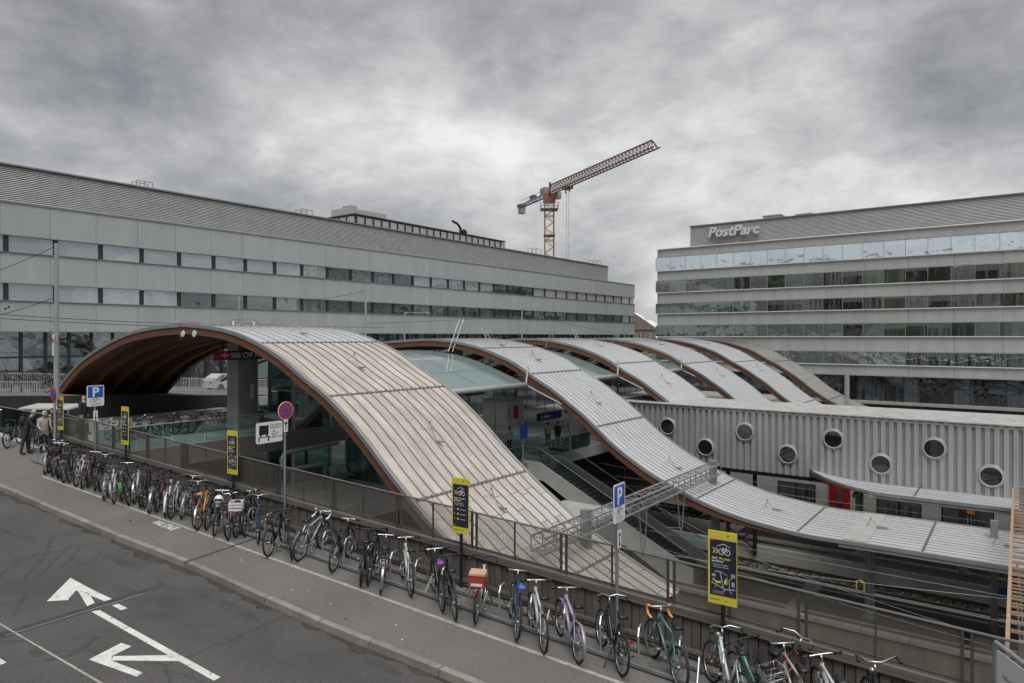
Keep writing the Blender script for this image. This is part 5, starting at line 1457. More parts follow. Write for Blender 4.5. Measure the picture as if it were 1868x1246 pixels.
nb = nb.build('notice_board', M_SIGNW, t)
xl = -.52 - wn_ / 2
MB().box(xl + .09, xl + .38, -.016, -.0125, zb + h * .42, zb + h * .86).box(xl + .12, xl + .17, -.016, -.0125, zb + h * .34, zb + h * .42).box(xl + .3, xl + .36, -.016, -.0125, zb + h * .34, zb + h * .42).box(xl + .06, xl + .42, -.016, -.0125, zb + h * .29, zb + h * .32).box(xl + .07, xl + .10, -.016, -.0125, zb + h * .1, zb + h * .29).box(xl + .36, xl + .40, -.016, -.0125, zb + h * .1, zb + h * .29).build('lorry_mark', M_SIGNK, nb)
mb = MB(); tri = [(xl + .48, zb + h * .38), (xl + .62, zb + h * .38), (xl + .55, zb + h * .62)]
for a, b in zip(tri, tri[1:] + tri[:1]): mb.beam((a[0], -.014, a[1]), (b[0], -.014, b[1]), .014, .003, up=(0, 1, 0))
mb.box(xl + .66, xl + .68, -.015, -.0125, zb + h * .38, zb + h * .5)
mb.build('triangle_mark', M_SIGNK, nb)
for body, fz in (('Durchfahrt nicht', .80), ('behindern!', .68), ('Lieferverkehr', .22)): txt(nb, body, .085, xl + .43, zb + h * fz, -.014, M_SIGNK)
MB().beam((-.12, .02, zb + h * .8), (.03, .02, zb + h * .8), .03).beam((-.12, .02, zb + h * .25), (.03, .02, zb + h * .25), .03).build('bracket', M_GALV, t)
# big notice board cut by the right edge
p0, q0_ = 6.72, 1.0
A = F(p0, q0_); vdir = Vector((-.112, -1, 0)).normalized()
nbd = thing('notice_board', 'white notice board in aluminium tube frame cut by the lower right corner', 'notice board', A, math.atan2(vdir.y, vdir.x))
MB().tube([(0, 0, 0), (0, 0, 1.78), (.03, 0, 1.83), (1.25, 0, 1.83), (1.28, 0, 1.78), (1.28, 0, 0)], .03, 8).tube([(0, 0, .55), (1.28, 0, .55)], .025, 8).build('frame', M_GALV, nbd)
pn = MB().box(.06, 1.22, -.01, .01, .6, 1.74).build('panel', M_SIGNW, nbd)
for k in range(10): MB().box(.2, .95 - .2 * (k % 3 == 2), -.0135, -.0105, 1.30 - k * .045, 1.312 - k * .045).build('text_line', M_SIGNK, pn)
txt(pn, 'Information', .10, .2, 1.42, -.012, mat('faded red print', (.40, .16, .16), .6))
MB().box(.95, 1.15, -.0135, -.0105, 1.50, 1.54).box(.95, .99, -.0135, -.0105, 1.42, 1.54).build('red_mark', M_SIGNR, pn)

# ------------------------------------------------------------------ people
def person(label, pos, face, h=1.72, lean=0.0, stride=.0, arms=((.05, .0), (.05, .0)), jacket=(.05, .05, .055), pants=(.03, .03, .035), hair=(.1, .09, .08), skin=(.42, .27, .20),
           bald=False, head_down=0.0, pack=None, coat=.0, cat_group='people around the station', skirt=False):
    """one continuous skinned body in a pose; x is the facing direction. arms: (forward swing, bend) left/right"""
    k = h / 1.75
    hip = Vector((0, 0, .93)); ch_ = hip + Vector((math.sin(lean) * .45, 0, math.cos(lean) * .45))
    nk = hip + Vector((math.sin(lean * 1.05) * .58, 0, math.cos(lean * 1.05) * .58)); hd = nk + Vector((math.sin(lean + head_down) * .10, 0, math.cos(lean + head_down) * .10))
    ht = hd + Vector((math.sin(lean * .6 + head_down) * .14, 0, math.cos(lean * .6 + head_down) * .14))
    V = [hip, hip.lerp(ch_, .5), ch_, nk, hd, ht]; E_ = [(0, 1), (1, 2), (2, 3), (3, 4), (4, 5)]; Rr = [.15, .14, .165, .06, .085, .085]; zone = ['p', 'j', 'j', 's', 's', 's']
    for sg, (sw, bd) in zip((1, -1), arms):
        sh = ch_ + Vector((0, sg * .185, .045)); i0 = len(V)
        el = sh + Vector((math.sin(sw) * .29, sg * .05, -math.cos(sw) * .29)); wr = el + Vector((math.sin(sw + bd) * .26, -sg * .02, -math.cos(sw + bd) * .26))
        hn = wr + Vector((math.sin(sw + bd) * .09, 0, -math.cos(sw + bd) * .09))
        V += [sh, el, wr, hn]; E_ += [(2, i0), (i0, i0 + 1), (i0 + 1, i0 + 2), (i0 + 2, i0 + 3)]; Rr += [.075, .058, .042, .038]; zone += ['j', 'j', 'j', 's']
    for sg in (1, -1):
        f = stride * sg; i0 = len(V)
        hp = hip + Vector((0, sg * .095, -.05)); kn = hp + Vector((math.sin(f) * .42, 0, -math.cos(f) * .40)); an = kn + Vector((math.sin(f - abs(stride) * .7) * .4, 0, 0)); an.z = .08
        to = an + Vector((.17, sg * .02, -.045))
        V += [hp, kn, an, to]; E_ += [(0, i0), (i0, i0 + 1), (i0 + 1, i0 + 2), (i0 + 2, i0 + 3)]; Rr += [.10, .072, .052, .045]; zone += ['p', 'p', 'k', 'k']
    V = [v * k for v in V]; Rr = [r * k for r in Rr]
    me = bpy.data.meshes.new('body'); me.from_pydata(V, E_, [])
    ob = bpy.data.objects.new('body', me)
    sk = ob.modifiers.new('skin', 'SKIN'); sk.use_smooth_shade = True
    for i, r in enumerate(Rr):
        v = me.skin_vertices[0].data[i]; v.radius = (r, r * (1.12 if i in (0, 1, 2) else 1)); v.use_root = (i == 0)
    sb = ob.modifiers.new('sub', 'SUBSURF'); sb.levels = 1; sb.render_levels = 1
    m2 = baked(ob)
    cl = lambda n, c, r=.8: mat(n + ' %.2f %.2f %.2f' % c, c, r, var=.15, scale=6)
    m2.materials.clear()
    for mm in (cl('jacket cloth', jacket), cl('trouser cloth', pants), cl('skin', skin, .6), cl('shoe', (.02, .02, .02))): m2.materials.append(mm)
    zi = {'j': 0, 'p': 1, 's': 2, 'k': 3}; mids = [(V[a].lerp(V[b], .5), zone[b]) for a, b in E_]
    for pl in m2.polygons:
        c = pl.center; z = min(mids, key=lambda q: (q[0] - c).length)[1]
        if z == 'k' and c.z > .11 * k: z = 'p'
        if z == 'p' and c.z > (.93 - coat) * k: z = 'j'
        pl.material_index = zi[z]; pl.use_smooth = True
    t = thing('person', label, 'person', pos, math.atan2(face[1], face[0]), cat_group)
    b_ = link('body', m2, t)
    hc = V[4].lerp(V[5], .55)
    if not bald:
        mb = MB().ball((hc.x - .022 * k, hc.y, hc.z + .03 * k), .108 * k, .10 * k, .105 * k, 10, 7); mb.f = [f for f in mb.f if sum(mb.v[i][0] for i in f) / len(f) < hc.x + .055 * k]; mb.mi = [0] * len(mb.f)
        mb.build('hair', cl('hair', hair), t, smooth=True)
    MB().ball((hc.x + .095 * k, 0, hc.z - .015 * k), .018 * k, .014 * k, .02 * k, 6, 4).build('nose', cl('skin', skin, .6), t, smooth=True)
    mb = MB()
    for a_i in (9, 13):
        hn, wr = V[a_i], V[a_i - 1]; dr = (hn - wr).normalized()
        for q in range(4):
            b0 = hn + Vector((0, (q - 1.5) * .017 * k, 0)); mb.tube([b0, b0 + dr * .04 * k, b0 + dr * .065 * k + Vector((.012, 0, 0)) * k], .0085 * k, 5, r2=.006 * k)
        mb.tube([wr + dr * .03 * k + Vector((.03 * k, 0, 0)), wr + dr * .075 * k + Vector((.05 * k, 0, 0))], .010 * k, 5, r2=.007 * k)
    mb.build('fingers', cl('skin', skin, .6), t, smooth=True)
    if pack:
        c = V[1].lerp(V[2], .75)
        mb = MB().ball((c.x - .22 * k, 0, c.z), .12 * k, .16 * k, .22 * k, 10, 7); mb.build('backpack', cl('pack', pack), t, smooth=True)
        MB().tube([(c.x - .1 * k, .12 * k, c.z + .2 * k), (c.x + .08 * k, .13 * k, c.z + .16 * k), (c.x + .14 * k, .13 * k, c.z), (c.x - .05 * k, .14 * k, c.z - .15 * k)], .018 * k, 5).build('pack_strap', cl('pack', pack), t)
    return t
def on_street(px, py):
    a = road_pq(px, py); return F(*a)
person('man in dark jacket with black backpack bending over parked bicycles', on_street(46, 829), (.85, .35), 1.74, .34, .12, ((.5, .6), (.4, .7)), (.022, .022, .026), (.035, .037, .042), (.33, .30, .27), head_down=.35, pack=(.02, .02, .022))
person('white-haired woman in pale beige jacket looking down', on_street(80, 826), (.75, -.75), 1.62, .10, .05, ((.35, .9), (.3, 1.0)), (.36, .32, .29), (.02, .02, .022), (.62, .60, .57), head_down=.45, coat=.16, pack=(.05, .05, .05))
person('person in black coat half hidden behind the sign pole', on_street(97, 822), (-.2, -1), 1.66, .05, .0, ((.2, .5), (.2, .5)), (.018, .018, .02), (.02, .02, .02), (.12, .10, .09), coat=.2)
person('bald man passing in front of the dark timber arch', Vector((-.6281 * 30.2, 30.2, ZC - 4.35)), (1, -.1), 1.74, .02, .25, jacket=(.025, .025, .03), bald=True)
person('woman in light jacket walking on the hall deck seen from behind', W(-29.9, 39.9, -8.3), (.1, 1), 1.66, .03, .22, jacket=(.58, .56, .54), pants=(.03, .035, .04), hair=(.05, .035, .03), coat=.14)
person('man in beige jacket standing on the hall deck beside another man', W(-28.6, 43.0, -8.3), (-.2, 1), 1.78, .0, .06, jacket=(.42, .33, .25), pants=(.09, .085, .08), hair=(.03, .025, .02))
person('man in black standing right of the one in beige on the hall deck', W(-28.3, 43.9, -8.3), (-.1, 1), 1.78, .0, .05, jacket=(.02, .02, .022), pants=(.02, .02, .022), hair=(.02, .02, .02))
for k in range(9):
    s_, d_ = -24.5 + rnd.uniform(-3, 1.2), rnd.choice((55.5, 56.5, 67, 68.5)) + rnd.uniform(-.6, .6)
    person('passer-by in the crowd glimpsed between the far wave roofs', W(s_ - 1.5, d_, -8.3), (rnd.uniform(-1, 1), 1), rnd.uniform(1.6, 1.85), .0, rnd.uniform(0, .25), jacket=rnd.choice(((.03, .03, .035), (.10, .06, .05), (.25, .12, .16), (.05, .07, .12))), cat_group='crowd between the far roofs')

# ------------------------------------------------------------------ hall: column, sign, glass, stairs, kiosk
t = sthing('concrete_column', 'thick square concrete column under the first timber arch', 'column', -34.6, 21.5, -5.2)
MB().box(-35.2, -34.1, 20.9, 22.1, -5.2, -.35).build('shaft', M_CONC, t)
MB().box(-34.09, -34.05, 21.6, 21.85, -3.4, -2.6).build('notice', M_SIGNW, t)
t = sthing('station_sign', 'dark station name board with red logo field under the arch', 'sign', -33.8, 20.6, -1.2)
MB().box(-33.8, -33.65, 19.3, 22.1, -1.24, -.76).build('board', M_SIGNK, t)
MB().box(-33.65, -33.63, 19.3, 20.1, -1.24, -.76).build('red_field', M_SIGNR, t)
mb = MB(); cz, cd_ = -1.0, 19.85
mb.box(-33.63, -33.615, cd_ - .16, cd_ + .16, cz - .03, cz + .03).box(-33.63, -33.615, cd_ - .03, cd_ + .03, cz - .15, cz + .15)
for sg in (-1, 1):
    mb.prism([(-33.615, cd_ + sg * .15, cz), (-33.615, cd_ + sg * .09, cz + .11), (-33.615, cd_ + sg * .23, cz), (-33.615, cd_ + sg * .09, cz - .11)], (-.01, 0, 0))
mb.build('logo_mark', M_SIGNW, t)
o = link('lettering', text_mesh('SBB CFF FFS', .40, M_SIGNW, .004, .008, space=.95), t)
o.rotation_euler = (0, 0, math.pi / 2); o.location = (-33.64 + 33.8, 20.16 - 20.6, -1.14 + 1.2)
MB().tube([(-33.72, 19.8, -.76), (-33.72, 19.8, .2)], .03, 6).tube([(-33.72, 21.7, -.76), (-33.72, 21.7, .2)], .03, 6).build('hanger', M_BLACK, t)
# glass lift shaft
t = sthing('glass_lift', 'glazed lift tower with steel posts beside the concrete column', 'lift', -32.8, 24, -8.3)
for s_, d_ in ((-34.2, 22.9), (-32.0, 22.9), (-34.2, 25.4), (-32.0, 25.4)): MB().box(s_ - .07, s_ + .07, d_ - .07, d_ + .07, -8.3, -.9).build('post', M_GREY, t)
for z in (-8.2, -5.2, -3.0, -1.0): MB().beam((-34.2, 22.9, z), (-32, 22.9, z), .1).beam((-32, 22.9, z), (-32, 25.4, z), .1).beam((-34.2, 25.4, z), (-32, 25.4, z), .1).beam((-34.2, 22.9, z), (-34.2, 25.4, z), .1).build('ring_beam', M_GREY, t)
for z0_, z1_ in ((-8.1, -5.3), (-5.1, -3.1), (-2.9, -1.1)):
    MB().box(-34.1, -32.1, 22.88, 22.90, z0_, z1_).build('pane', M_TEAL, t); MB().box(-32.01, -31.99, 23, 25.3, z0_, z1_).build('pane', M_TEAL, t)
MB().box(-33.9, -32.3, 23.2, 25.1, -5.3, -2.9).build('lift_car', M_CONCD, t)
# glass balustrades of the terrace and the hall deck
def balustrade(label, pts, z, h=1.1, seg=1.6, group='glass balustrades'):
    c = pts[0]; t = sthing('glass_balustrade', label, 'balustrade', c[0], c[1], z, group)
    for a, b in zip(pts, pts[1:]):
        A_, B_ = Vector((*a, 0)), Vector((*b, 0)); n = max(1, round((B_ - A_).length / seg))
        for k in range(n):
            x, y = A_.lerp(B_, k / n), A_.lerp(B_, (k + 1) / n); g = (y - x).normalized() * .02
            x, y = x + g, y - g
            MB().beam((x.x, x.y, z + h / 2 + .05), (y.x, y.y, z + h / 2 + .05), .02, h - .08).build('pane', M_TEAL, t)
        MB().tube([(*a, z + h + .03), (*b, z + h + .03)], .025, 6).build('handrail', M_GALV, t)
    return t
balustrade('glass balustrade along the terrace edge under the first arch', [(-32.05, 13), (-32.05, 22.7)], -5.2)
balustrade('glass balustrade right of the lift on the terrace', [(-32.05, 25.5), (-32.05, 27.3)], -5.2)
balustrade('glass balustrade on the terrace side facing the street fence', [(-46.8, 12.7), (-32.2, 12.7)], -5.2, 1.5)
balustrade('glass balustrade along the hall deck edge before the stairs', [(-26.1, 26.5), (-26.1, 36.4)], -8.3)
balustrade('glass balustrade along the hall deck edge beyond the stairs', [(-26.1, 39.4), (-26.1, 45)], -8.3)
balustrade('glass balustrade along the hall deck edge between the third and fourth roof', [(-24.6, 53.5), (-24.6, 58)], -8.3, 1.1)
t = sthing('glass_wall', 'teal glass screen wall on the hall deck beneath the first roof', 'glass wall', -28, 27, -8.3)
for k in range(4): MB().box(-31.5 + k * 1.4, -30.14 + k * 1.4, 26.2, 26.23, -8.25, -5.9).build('pane', M_TEAL, t)
MB().box(-31.6, -31.5, 26.15, 26.28, -8.3, -5.8).box(-25.9, -25.8, 26.15, 26.28, -8.3, -5.8).build('post', M_GREY, t)
# bench row
t = sthing('waiting_bench', 'row of grey wire seats on the hall deck', 'bench', -31.2, 26.9, -8.3)
MB().beam((-31.0, 24.6, -7.95), (-31.0, 29.0, -7.95), .08).build('beam', M_GALV, t)
for k in range(6):
    d_ = 24.8 + k * .7; mb = MB()
    mb.box(-31.25, -30.75, d_, d_ + .55, -7.86, -7.83); mb.hexa([(-31.3, d_, -7.83), (-31.25, d_, -7.83), (-31.25, d_ + .55, -7.83), (-31.3, d_ + .55, -7.83), (-31.48, d_, -7.38), (-31.43, d_, -7.38), (-31.43, d_ + .55, -7.38), (-31.48, d_ + .55, -7.38)])
    mb.build('seat', M_GALV, t)
for d_ in (24.9, 26.8, 28.7): MB().tube([(-31.0, d_, -8.3), (-31.0, d_, -7.95)], .03, 6).build('leg', M_GALVD, t)
t = sthing('tube_rail', 'thick bent steel tube rail beside the waiting seats', 'railing', -30.6, 22.8, -8.3)
MB().tube([(-30.2, 23.6, -8.3), (-30.2, 23.6, -7.0), (-30.2, 23.4, -6.85), (-30.2, 21.4, -6.85), (-30.2, 21.0, -6.7), (-30.2, 20.9, -6.3), (-30.2, 21.1, -5.95), (-30.2, 24.5, -5.85)], .12, 10).build('tube', M_GALVD, t, smooth=True)
# stairs down to the platform
t = sthing('platform_stairs', 'pale stair flight with glass sides descending to the near platform', 'stairs', -20, 38, -13.8)
def side(d_, th):
    a, b = (-26.0, -8.3), (-15.2, -13.8)
    return MB().prism([(-26.6, d_, -8.15), (-24.9, d_, -8.15), (b[0] + .6, d_, -13.0), (b[0] + .6, d_, -13.8), (b[0] - .9, d_, -13.8), (-24.6, d_, -9.3), (-26.6, d_, -9.2)], (0, th, 0))
for d_ in (36.45, 39.2):
    side(d_, .18).build('stringer', mat('pale stair cladding', (.58, .57, .55), .6, var=.08), t)
for k in range(32):
    x = -25.2 + k * .325; z = -8.3 - (k + 1) * .17
    MB().box(x, x + .36, 36.64, 39.19, z - .17, z).build('step', M_CONCD, t)
for d_ in (36.54, 39.29):
    for k in range(6):
        x0, x1 = -25 + k * 1.7, -25 + k * 1.7 + 1.64; f_ = lambda x: -8.2 - (x + 25) * (4.8 / 9.9)
        MB().add([(x0, d_, f_(x0)), (x1, d_, f_(x1)), (x1, d_, f_(x1) + .95), (x0, d_, f_(x0) + .95)], [(0, 1, 2, 3)]).build('pane', M_TEAL, t)
    MB().tube([(-26.4, d_, -7.2), (-25, d_, -7.2), (-15, d_, -12.05)], .03, 6).build('handrail', M_GALV, t)
# kiosk and ticket pieces
t = sthing('kiosk', 'white kiosk cabin with red poster on the hall deck', 'kiosk', -38, 52, -8.3)
MB().box(-41, -38.2, 50.5, 53.2, -8.3, -6.0).build('cabin', M_TRAINW, t)
MB().box(-38.19, -38.15, 51.6, 52.3, -7.7, -6.5).build('red_poster', M_SIGNR, t)
MB().box(-38.19, -38.15, 50.7, 51.1, -7.9, -6.4).build('notice', M_PGREY, t)
MB().box(-41.1, -38.1, 50.4, 53.3, -5.99, -5.85).build('roof', M_GREY, t)
def display(label, s_, d_, z, w_, text):
    t = sthing('departure_display', label, 'display', s_, d_, z, 'hanging departure displays')
    MB().box(s_ - .1, s_ + .1, d_, d_ + w_, z, z + .55).build('case', M_NAVY, t)
    MB().box(s_ + .1, s_ + .12, d_ + .1, d_ + w_ - .1, z + .08, z + .47).build('screen', mat('display blue', (.012, .012, .16), .3), t)
    o = link('lettering', text_mesh(text, .3, M_SIGNW, .002, .004), t); o.rotation_euler = (0, 0, math.pi / 2); o.location = (.125, .25, .17)
    MB().tube([(s_, d_ + w_ * .3, z + .5), (s_, d_ + w_ * .3, z + 2.6)], .03, 6).tube([(s_, d_ + w_ * .7, z + .5), (s_, d_ + w_ * .7, z + 2.6)], .03, 6).build('hanger', M_GALVD, t)
display('blue departure display left of the stairs head', -27.6, 40.2, -6.05, 3.0, '4  Abfahrt')
display('blue departure display at the right above the two men', -27.4, 43.6, -5.75, 2.6, '5  6  7')
display('small blue display under the glass canopy', -33, 38.5, -4.4, 2.2, '9  10')
def signpost(label, s_, d_, h, w_):
    t = sthing('information_post', label, 'signpost', s_, d_, -8.3, 'posts on the hall deck')
    MB().tube([(s_, d_, -8.9), (s_, d_, -8.3 + h)], .06, 8).build('pole', M_GREY, t)
    if w_: MB().box(s_ + .06, s_ + .1, d_ - w_ / 2, d_ + w_ / 2, -8.3 + h - 1.0, -8.3 + h - .1).build('plate', M_SIGNB, t)
signpost('grey post with blue direction plate on the deck edge', -25.9, 37.9 - 1.9, 2.7, .8)
signpost('tall grey post right of the two men', -25.9, 41.8, 3.6, 0)
signpost('thin post near the kiosk', -36, 46, 4.5, 0)
t = sthing('bin_cabinet', 'teal glass cabinet at the hall deck edge', 'cabinet', -26.6, 33.5, -8.3)
MB().box(-27.2, -26.3, 33.0, 34.2, -8.3, -7.35).build('body', M_TEAL, t); MB().box(-27.25, -26.25, 32.95, 34.25, -7.34, -7.28).build('lid', M_GALV, t)
# inner back wall of the hall: dark shop fronts
for k in range(8):
    d_ = 30 + k * 8.2
    t = sthing('shop_front', 'dark glazed shop front at the back of the hall, number %s from the street side' % ('one two three four five six seven eight'.split()[k]), 'shop front', -46, d_, -8.3, 'hall shop fronts')
    MB().box(-47.0, -46.2, d_, d_ + 8, -8.3, -4.6).build('wall', M_CONCD, t)
    for j in range(4): MB().box(-46.2, -46.12, d_ + .2 + j * 1.95, d_ + 2.0 + j * 1.95, -8.2, -5.3).build('pane', M_WIND, t)
    MB().box(-46.2, -46.08, d_, d_ + 8, -5.25, -4.65).build('sign_band', [M_PGREY, M_SIGNB, M_SIGNR, M_NAVY][k % 4], t)
t = sthing('concrete_column', 'slim concrete column beneath the second wave roof', 'column', -33, 37.5, -8.3)
MB().box(-33.35, -32.65, 37.1, 37.9, -8.3, -.9).build('shaft', M_CONC, t)
t = sthing('concrete_column', 'concrete column beneath the third wave roof', 'column', -30, 49.5, -8.3)
MB().box(-30.35, -29.65, 49.1, 49.9, -8.3, -1.2).build('shaft', M_CONC, t)
# glass canopies between the wave roofs
PG = [(-44, -3.1), (-41, -2.1), (-38, -1.35), (-35, -.98), (-32, -.95), (-29, -1.3), (-26.5, -2.0), (-24.2, -2.82)]
def canopy(label, d0, d1):
    t = sthing('glass_canopy', label, 'canopy', -24.2, d0, -2.8, 'curved glass canopies')
    ns = 9; nd = 2
    for i in range(ns):
        a, b = -43.5 + i * 19.3 / ns, -43.5 + (i + 1) * 19.3 / ns
        for j in range(nd):
            x, y = d0 + (d1 - d0) * j / nd + .03, d0 + (d1 - d0) * (j + 1) / nd - .03
            mb = MB(); strip(mb, PG, a + .02, b - .02, x, y, 0, None, .6, .03); mb.build('pane', M_CANG, t)
    for j in range(nd + 1):
        mb = MB(); strip(mb, PG, -43.5, -24.2, d0 + (d1 - d0) * j / nd - .04, d0 + (d1 - d0) * j / nd + .04, .04, None, .7, .12); mb.build('glazing_bar', M_GALV, t)
    MB().tube([(-24.1, d0, -2.95), (-24.1, d1, -2.95)], .17, 10).build('edge_tube', M_GREY, t, smooth=True)
    MB().tube([(-24.1, d1, -2.95), (-21.0, d1 + .9, -4.5)], .05, 6).tube([(-24.1, d1, -2.95), (-24.4, d1 + .7, -1.8)], .06, 6).build('strut', M_GREY, t)
canopy('curved teal glass canopy between the first and second wave roof', 25.4, 33.8)
canopy('curved glass canopy between the second and third wave roof', 40.8, 45.6)
canopy('curved glass canopy between the third and fourth wave roof', 53.3, 57.6)
# things below beside the tracks
t = sthing('service_cabin', 'flat-roofed concrete service cabin between the tracks', 'cabin', -18.4, 30, -15)
MB().box(-20, -16.8, 28.6, 31.8, -15, -9.3).build('wall', M_CONCD, t); MB().box(-20.1, -16.7, 28.5, 31.9, -9.29, -9.0).build('roof', M_CONC, t)
t = sthing('freight_box', 'red brown wagon end under the hall deck', 'wagon', -24.5, 34, -14.8)
MB().box(-28, -24, 31.5, 34, -14.3, -11.8).build('body', mat('wagon brown', (.13, .055, .035), .6), t); MB().box(-28, -24, 31.7, 33.8, -14.8, -14.3).build('chassis', M_BLACK, t)
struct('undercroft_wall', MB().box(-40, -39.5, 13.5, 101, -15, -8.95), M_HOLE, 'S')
t = sthing('grit_box', 'grey platform cabinet with red triangle at the right edge', 'cabinet', .6, 36.3, -13.8)
MB().box(.1, 1.3, 35.9, 36.8, -13.8, -12.6).build('body', M_GREY, t)
mb = MB()
for k in range(5): mb.box(.14, 1.26, 35.95 + k * .17, 36.05 + k * .17, -12.6, -12.45)
mb.build('louvres', M_SIGNW, t)
MB().prism([(.55, 35.89, -12.85), (.85, 35.89, -12.85), (.7, 35.89, -13.1)], (0, -.01, 0)).build('warning_mark', M_SIGNR, t)
t = sthing('work_marker', 'yellow bent hoop with blue sheet lying between the rails', 'marker', -7.6, 43.8, -15)
MB().tube([(-7.6, 43.7, -15), (-7.6, 43.7, -14.2), (-7.4, 43.7, -14.1), (-7.2, 43.7, -14.2), (-7.2, 43.7, -15)], .05, 6).build('hoop', M_YEL, t)
MB().ball((-6.6, 43.4, -14.95), .7, .4, .12, 9, 4).build('sheet', mat('blue sheet', (.15, .28, .42), .6), t)

# ------------------------------------------------------------------ catenary gantries, wires, poles
def lattice(mb, a, b, w_, h, n, r=.032, diag=True):
    a, b = Vector(a), Vector(b); t_ = (b - a).normalized(); x = t_.cross(Vector((0, 0, 1))).normalized() * (w_ / 2); z = Vector((0, 0, h / 2))
    cor = [(-1, -1), (1, -1), (1, 1), (-1, 1)]
    P_ = lambda f, c: a.lerp(b, f) + x * c[0] + z * c[1]
    for c in cor: mb.beam(P_(0, c), P_(1, c), r * 2)
    for i in range(n):
        f0, f1 = i / n, (i + 1) / n
        for k in range(4):
            c, d = cor[k], cor[(k + 1) % 4]
            mb.beam(P_(f0, c), P_(f0, d), r * 1.1)
            if k in (0, 2) and i % 2: c, d = d, c
            if k in (0, 2) and diag: mb.beam(P_(f0, c), P_(f1, d), r)
    for k in range(4): mb.beam(P_(1, cor[k]), P_(1, cor[(k + 1) % 4]), r * 1.1)
def gantry(label, s_, d0, d1, z, posts, m, n=26, hang=(), wid=.62, diag=True):
    t = sthing('catenary_gantry', label, 'gantry', s_, d0, -15, 'overhead line gantries')
    mb = MB(); lattice(mb, (s_, d0, z), (s_, d1, z), wid, .55, n, .04 if not diag else .032, diag); mb.build('lattice_beam', m, t)
    for d_, zt, zb in posts:
        MB().box(s_ - .17, s_ + .17, d_ - .17, d_ + .17, zb, zt).build('mast', M_GALVD, t); MB().box(s_ - .26, s_ + .26, d_ - .26, d_ + .26, zb, zb + .2).build('foot', M_CONC, t)
    for d_ in hang:
        mb = MB()
        for k in (-.22, .22): mb.tube([(s_ + k, d_, z - .25), (s_ + k * .3, d_, z - 2.3)], .03, 5)
        mb.tube([(s_, d_, z - 2.3), (s_ - .2, d_ - 1.5, z - 2.0)], .025, 5).tube([(s_, d_, z - 2.3), (s_, d_, z - 2.7)], .05, 6)
        mb.build('registration_arm', M_GALV, t)
    return t
gantry('grey lattice gantry crossing between the beige and silver wave roofs', -14.0, 20.4, 38.4, -7.55, ((23.8, -6.95, -9.5), (38.0, -7.05, -9.4)), M_GALV, 24, (29.0, 33.4))
gantry('peach primed lattice gantry seen end-on at the right edge', .15, 20.5, 42.5, -7.9, ((42.0, -7.4, -13.8), (20.6, -7.4, -13)), M_RUST, 30, (30.4, 26.0), .8, False)
t = sthing('signal_mast', 'grey mast with platform plate beside the peach gantry', 'mast', -.9, 39, -13.8)
MB().box(-1.1, -.8, 38.9, 39.2, -13.8, -8.6).build('shaft', M_GALVD, t); MB().box(-.8, -.3, 38.85, 38.9, -12.1, -11.6).build('plate', M_SIGNB, t)
def wire(pts, sag=0.0, n=10, r=.0075, name='overhead_wire'):
    mb = MB(); a, b = Vector(pts[0]), Vector(pts[1])
    mb.tube([a.lerp(b, i / n) - Vector((0, 0, sag * 4 * (i / n) * (1 - i / n))) for i in range(n + 1)], r, 4)
    return mb
for i, dc in enumerate((30.4, 33.4, 42.7, 45.0)):
    lab = ['first', 'second', 'third', 'fourth'][i]
    t = sthing('overhead_line', 'thin overhead line above the %s track from the fence' % lab, 'wire', -10, dc, -10.3, 'overhead lines')
    wire([(-24, dc, -10.3), (14, dc, -10.3)], .0).build('contact_wire', M_GALVD, t)
    if dc < 40: continue
    wire([(-24, dc, -9.0), (14, dc, -9.0)], .55).build('messenger_wire', M_GALVD, t)
    mb = MB()
    for k in range(9):
        x = -22 + k * 4; f_ = (x + 24) / 38; mb.tube([(x, dc, -10.3), (x, dc, -9.0 - .55 * 4 * f_ * (1 - f_))], .008, 4)
    mb.build('dropper', M_GALVD, t)
t = sthing('tension_wires', 'slanting guy wires between gantry and platform masts', 'wire', -14, 30, -9)
for a, b in (((-14, 24, -8), (-24, 33, -9.8)), ((-14, 29, -9.9), (0, 31, -9.6)), ((-14, 33, -9.9), (0, 28, -10.2)), ((-14, 37, -8), (-23, 30, -10.6)), ((-13.8, 30, -8), (-8, 34, -11.5)), ((-14, 26, -10), (-25, 30, -10.8)), ((-12, 27, -9), (6, 24, -9.3))):
    wire([a, b], .15).build('wire', M_GALVD, t)
def lamp_pole(label, pos, h, r=.09, arm=None):
    t = thing('street_pole', label, 'pole', pos, ROT_S, 'poles along the upper street')
    MB().tube([(0, 0, 0), (0, 0, h * .45)], r * 1.15, 10).build('lower_shaft', M_GREY, t); MB().tube([(0, 0, h * .45), (0, 0, h)], r * .9, 10).build('upper_shaft', M_GREY, t)
    MB().disc((0, 0, h * .45), (0, 0, 1), r * 1.3, .12, 12).build('collar', M_GALVD, t)
    if arm: MB().tube([(0, 0, h), (.1, .3, h + .1), (.1, arm, h + .15)], .04, 6).ball((.1, arm, h + .1), .15, .4, .08, 8, 4).build('lamp_arm', M_GREY, t)
    return t
def pole_px(label, px, top, Y, base, **kw):
    return lamp_pole(label, Vector(((px - 934) / 1245 * Y, Y, ZC + base)), z_at(top, Y) - base, **kw)
t = pole_px('tall grey tram wire pole at the left edge', 103, 444, 36, -4.6, r=.12)
MB().box(-.12, .12, -.16, -.14, 3.6, 4.75).build('sign_plate', M_SIGNW, t); MB().disc((0, -.17, 4.4), (0, 1, 0), .10, .02, 20).build('sign_disc', M_SIGNR, t)
t2 = fthing('road_sign', 'round sign seen edge-on beside the farthest poster', 'sign', at_px(100, 1.3)[0], 1.3, 0, 'road signs along the fence')
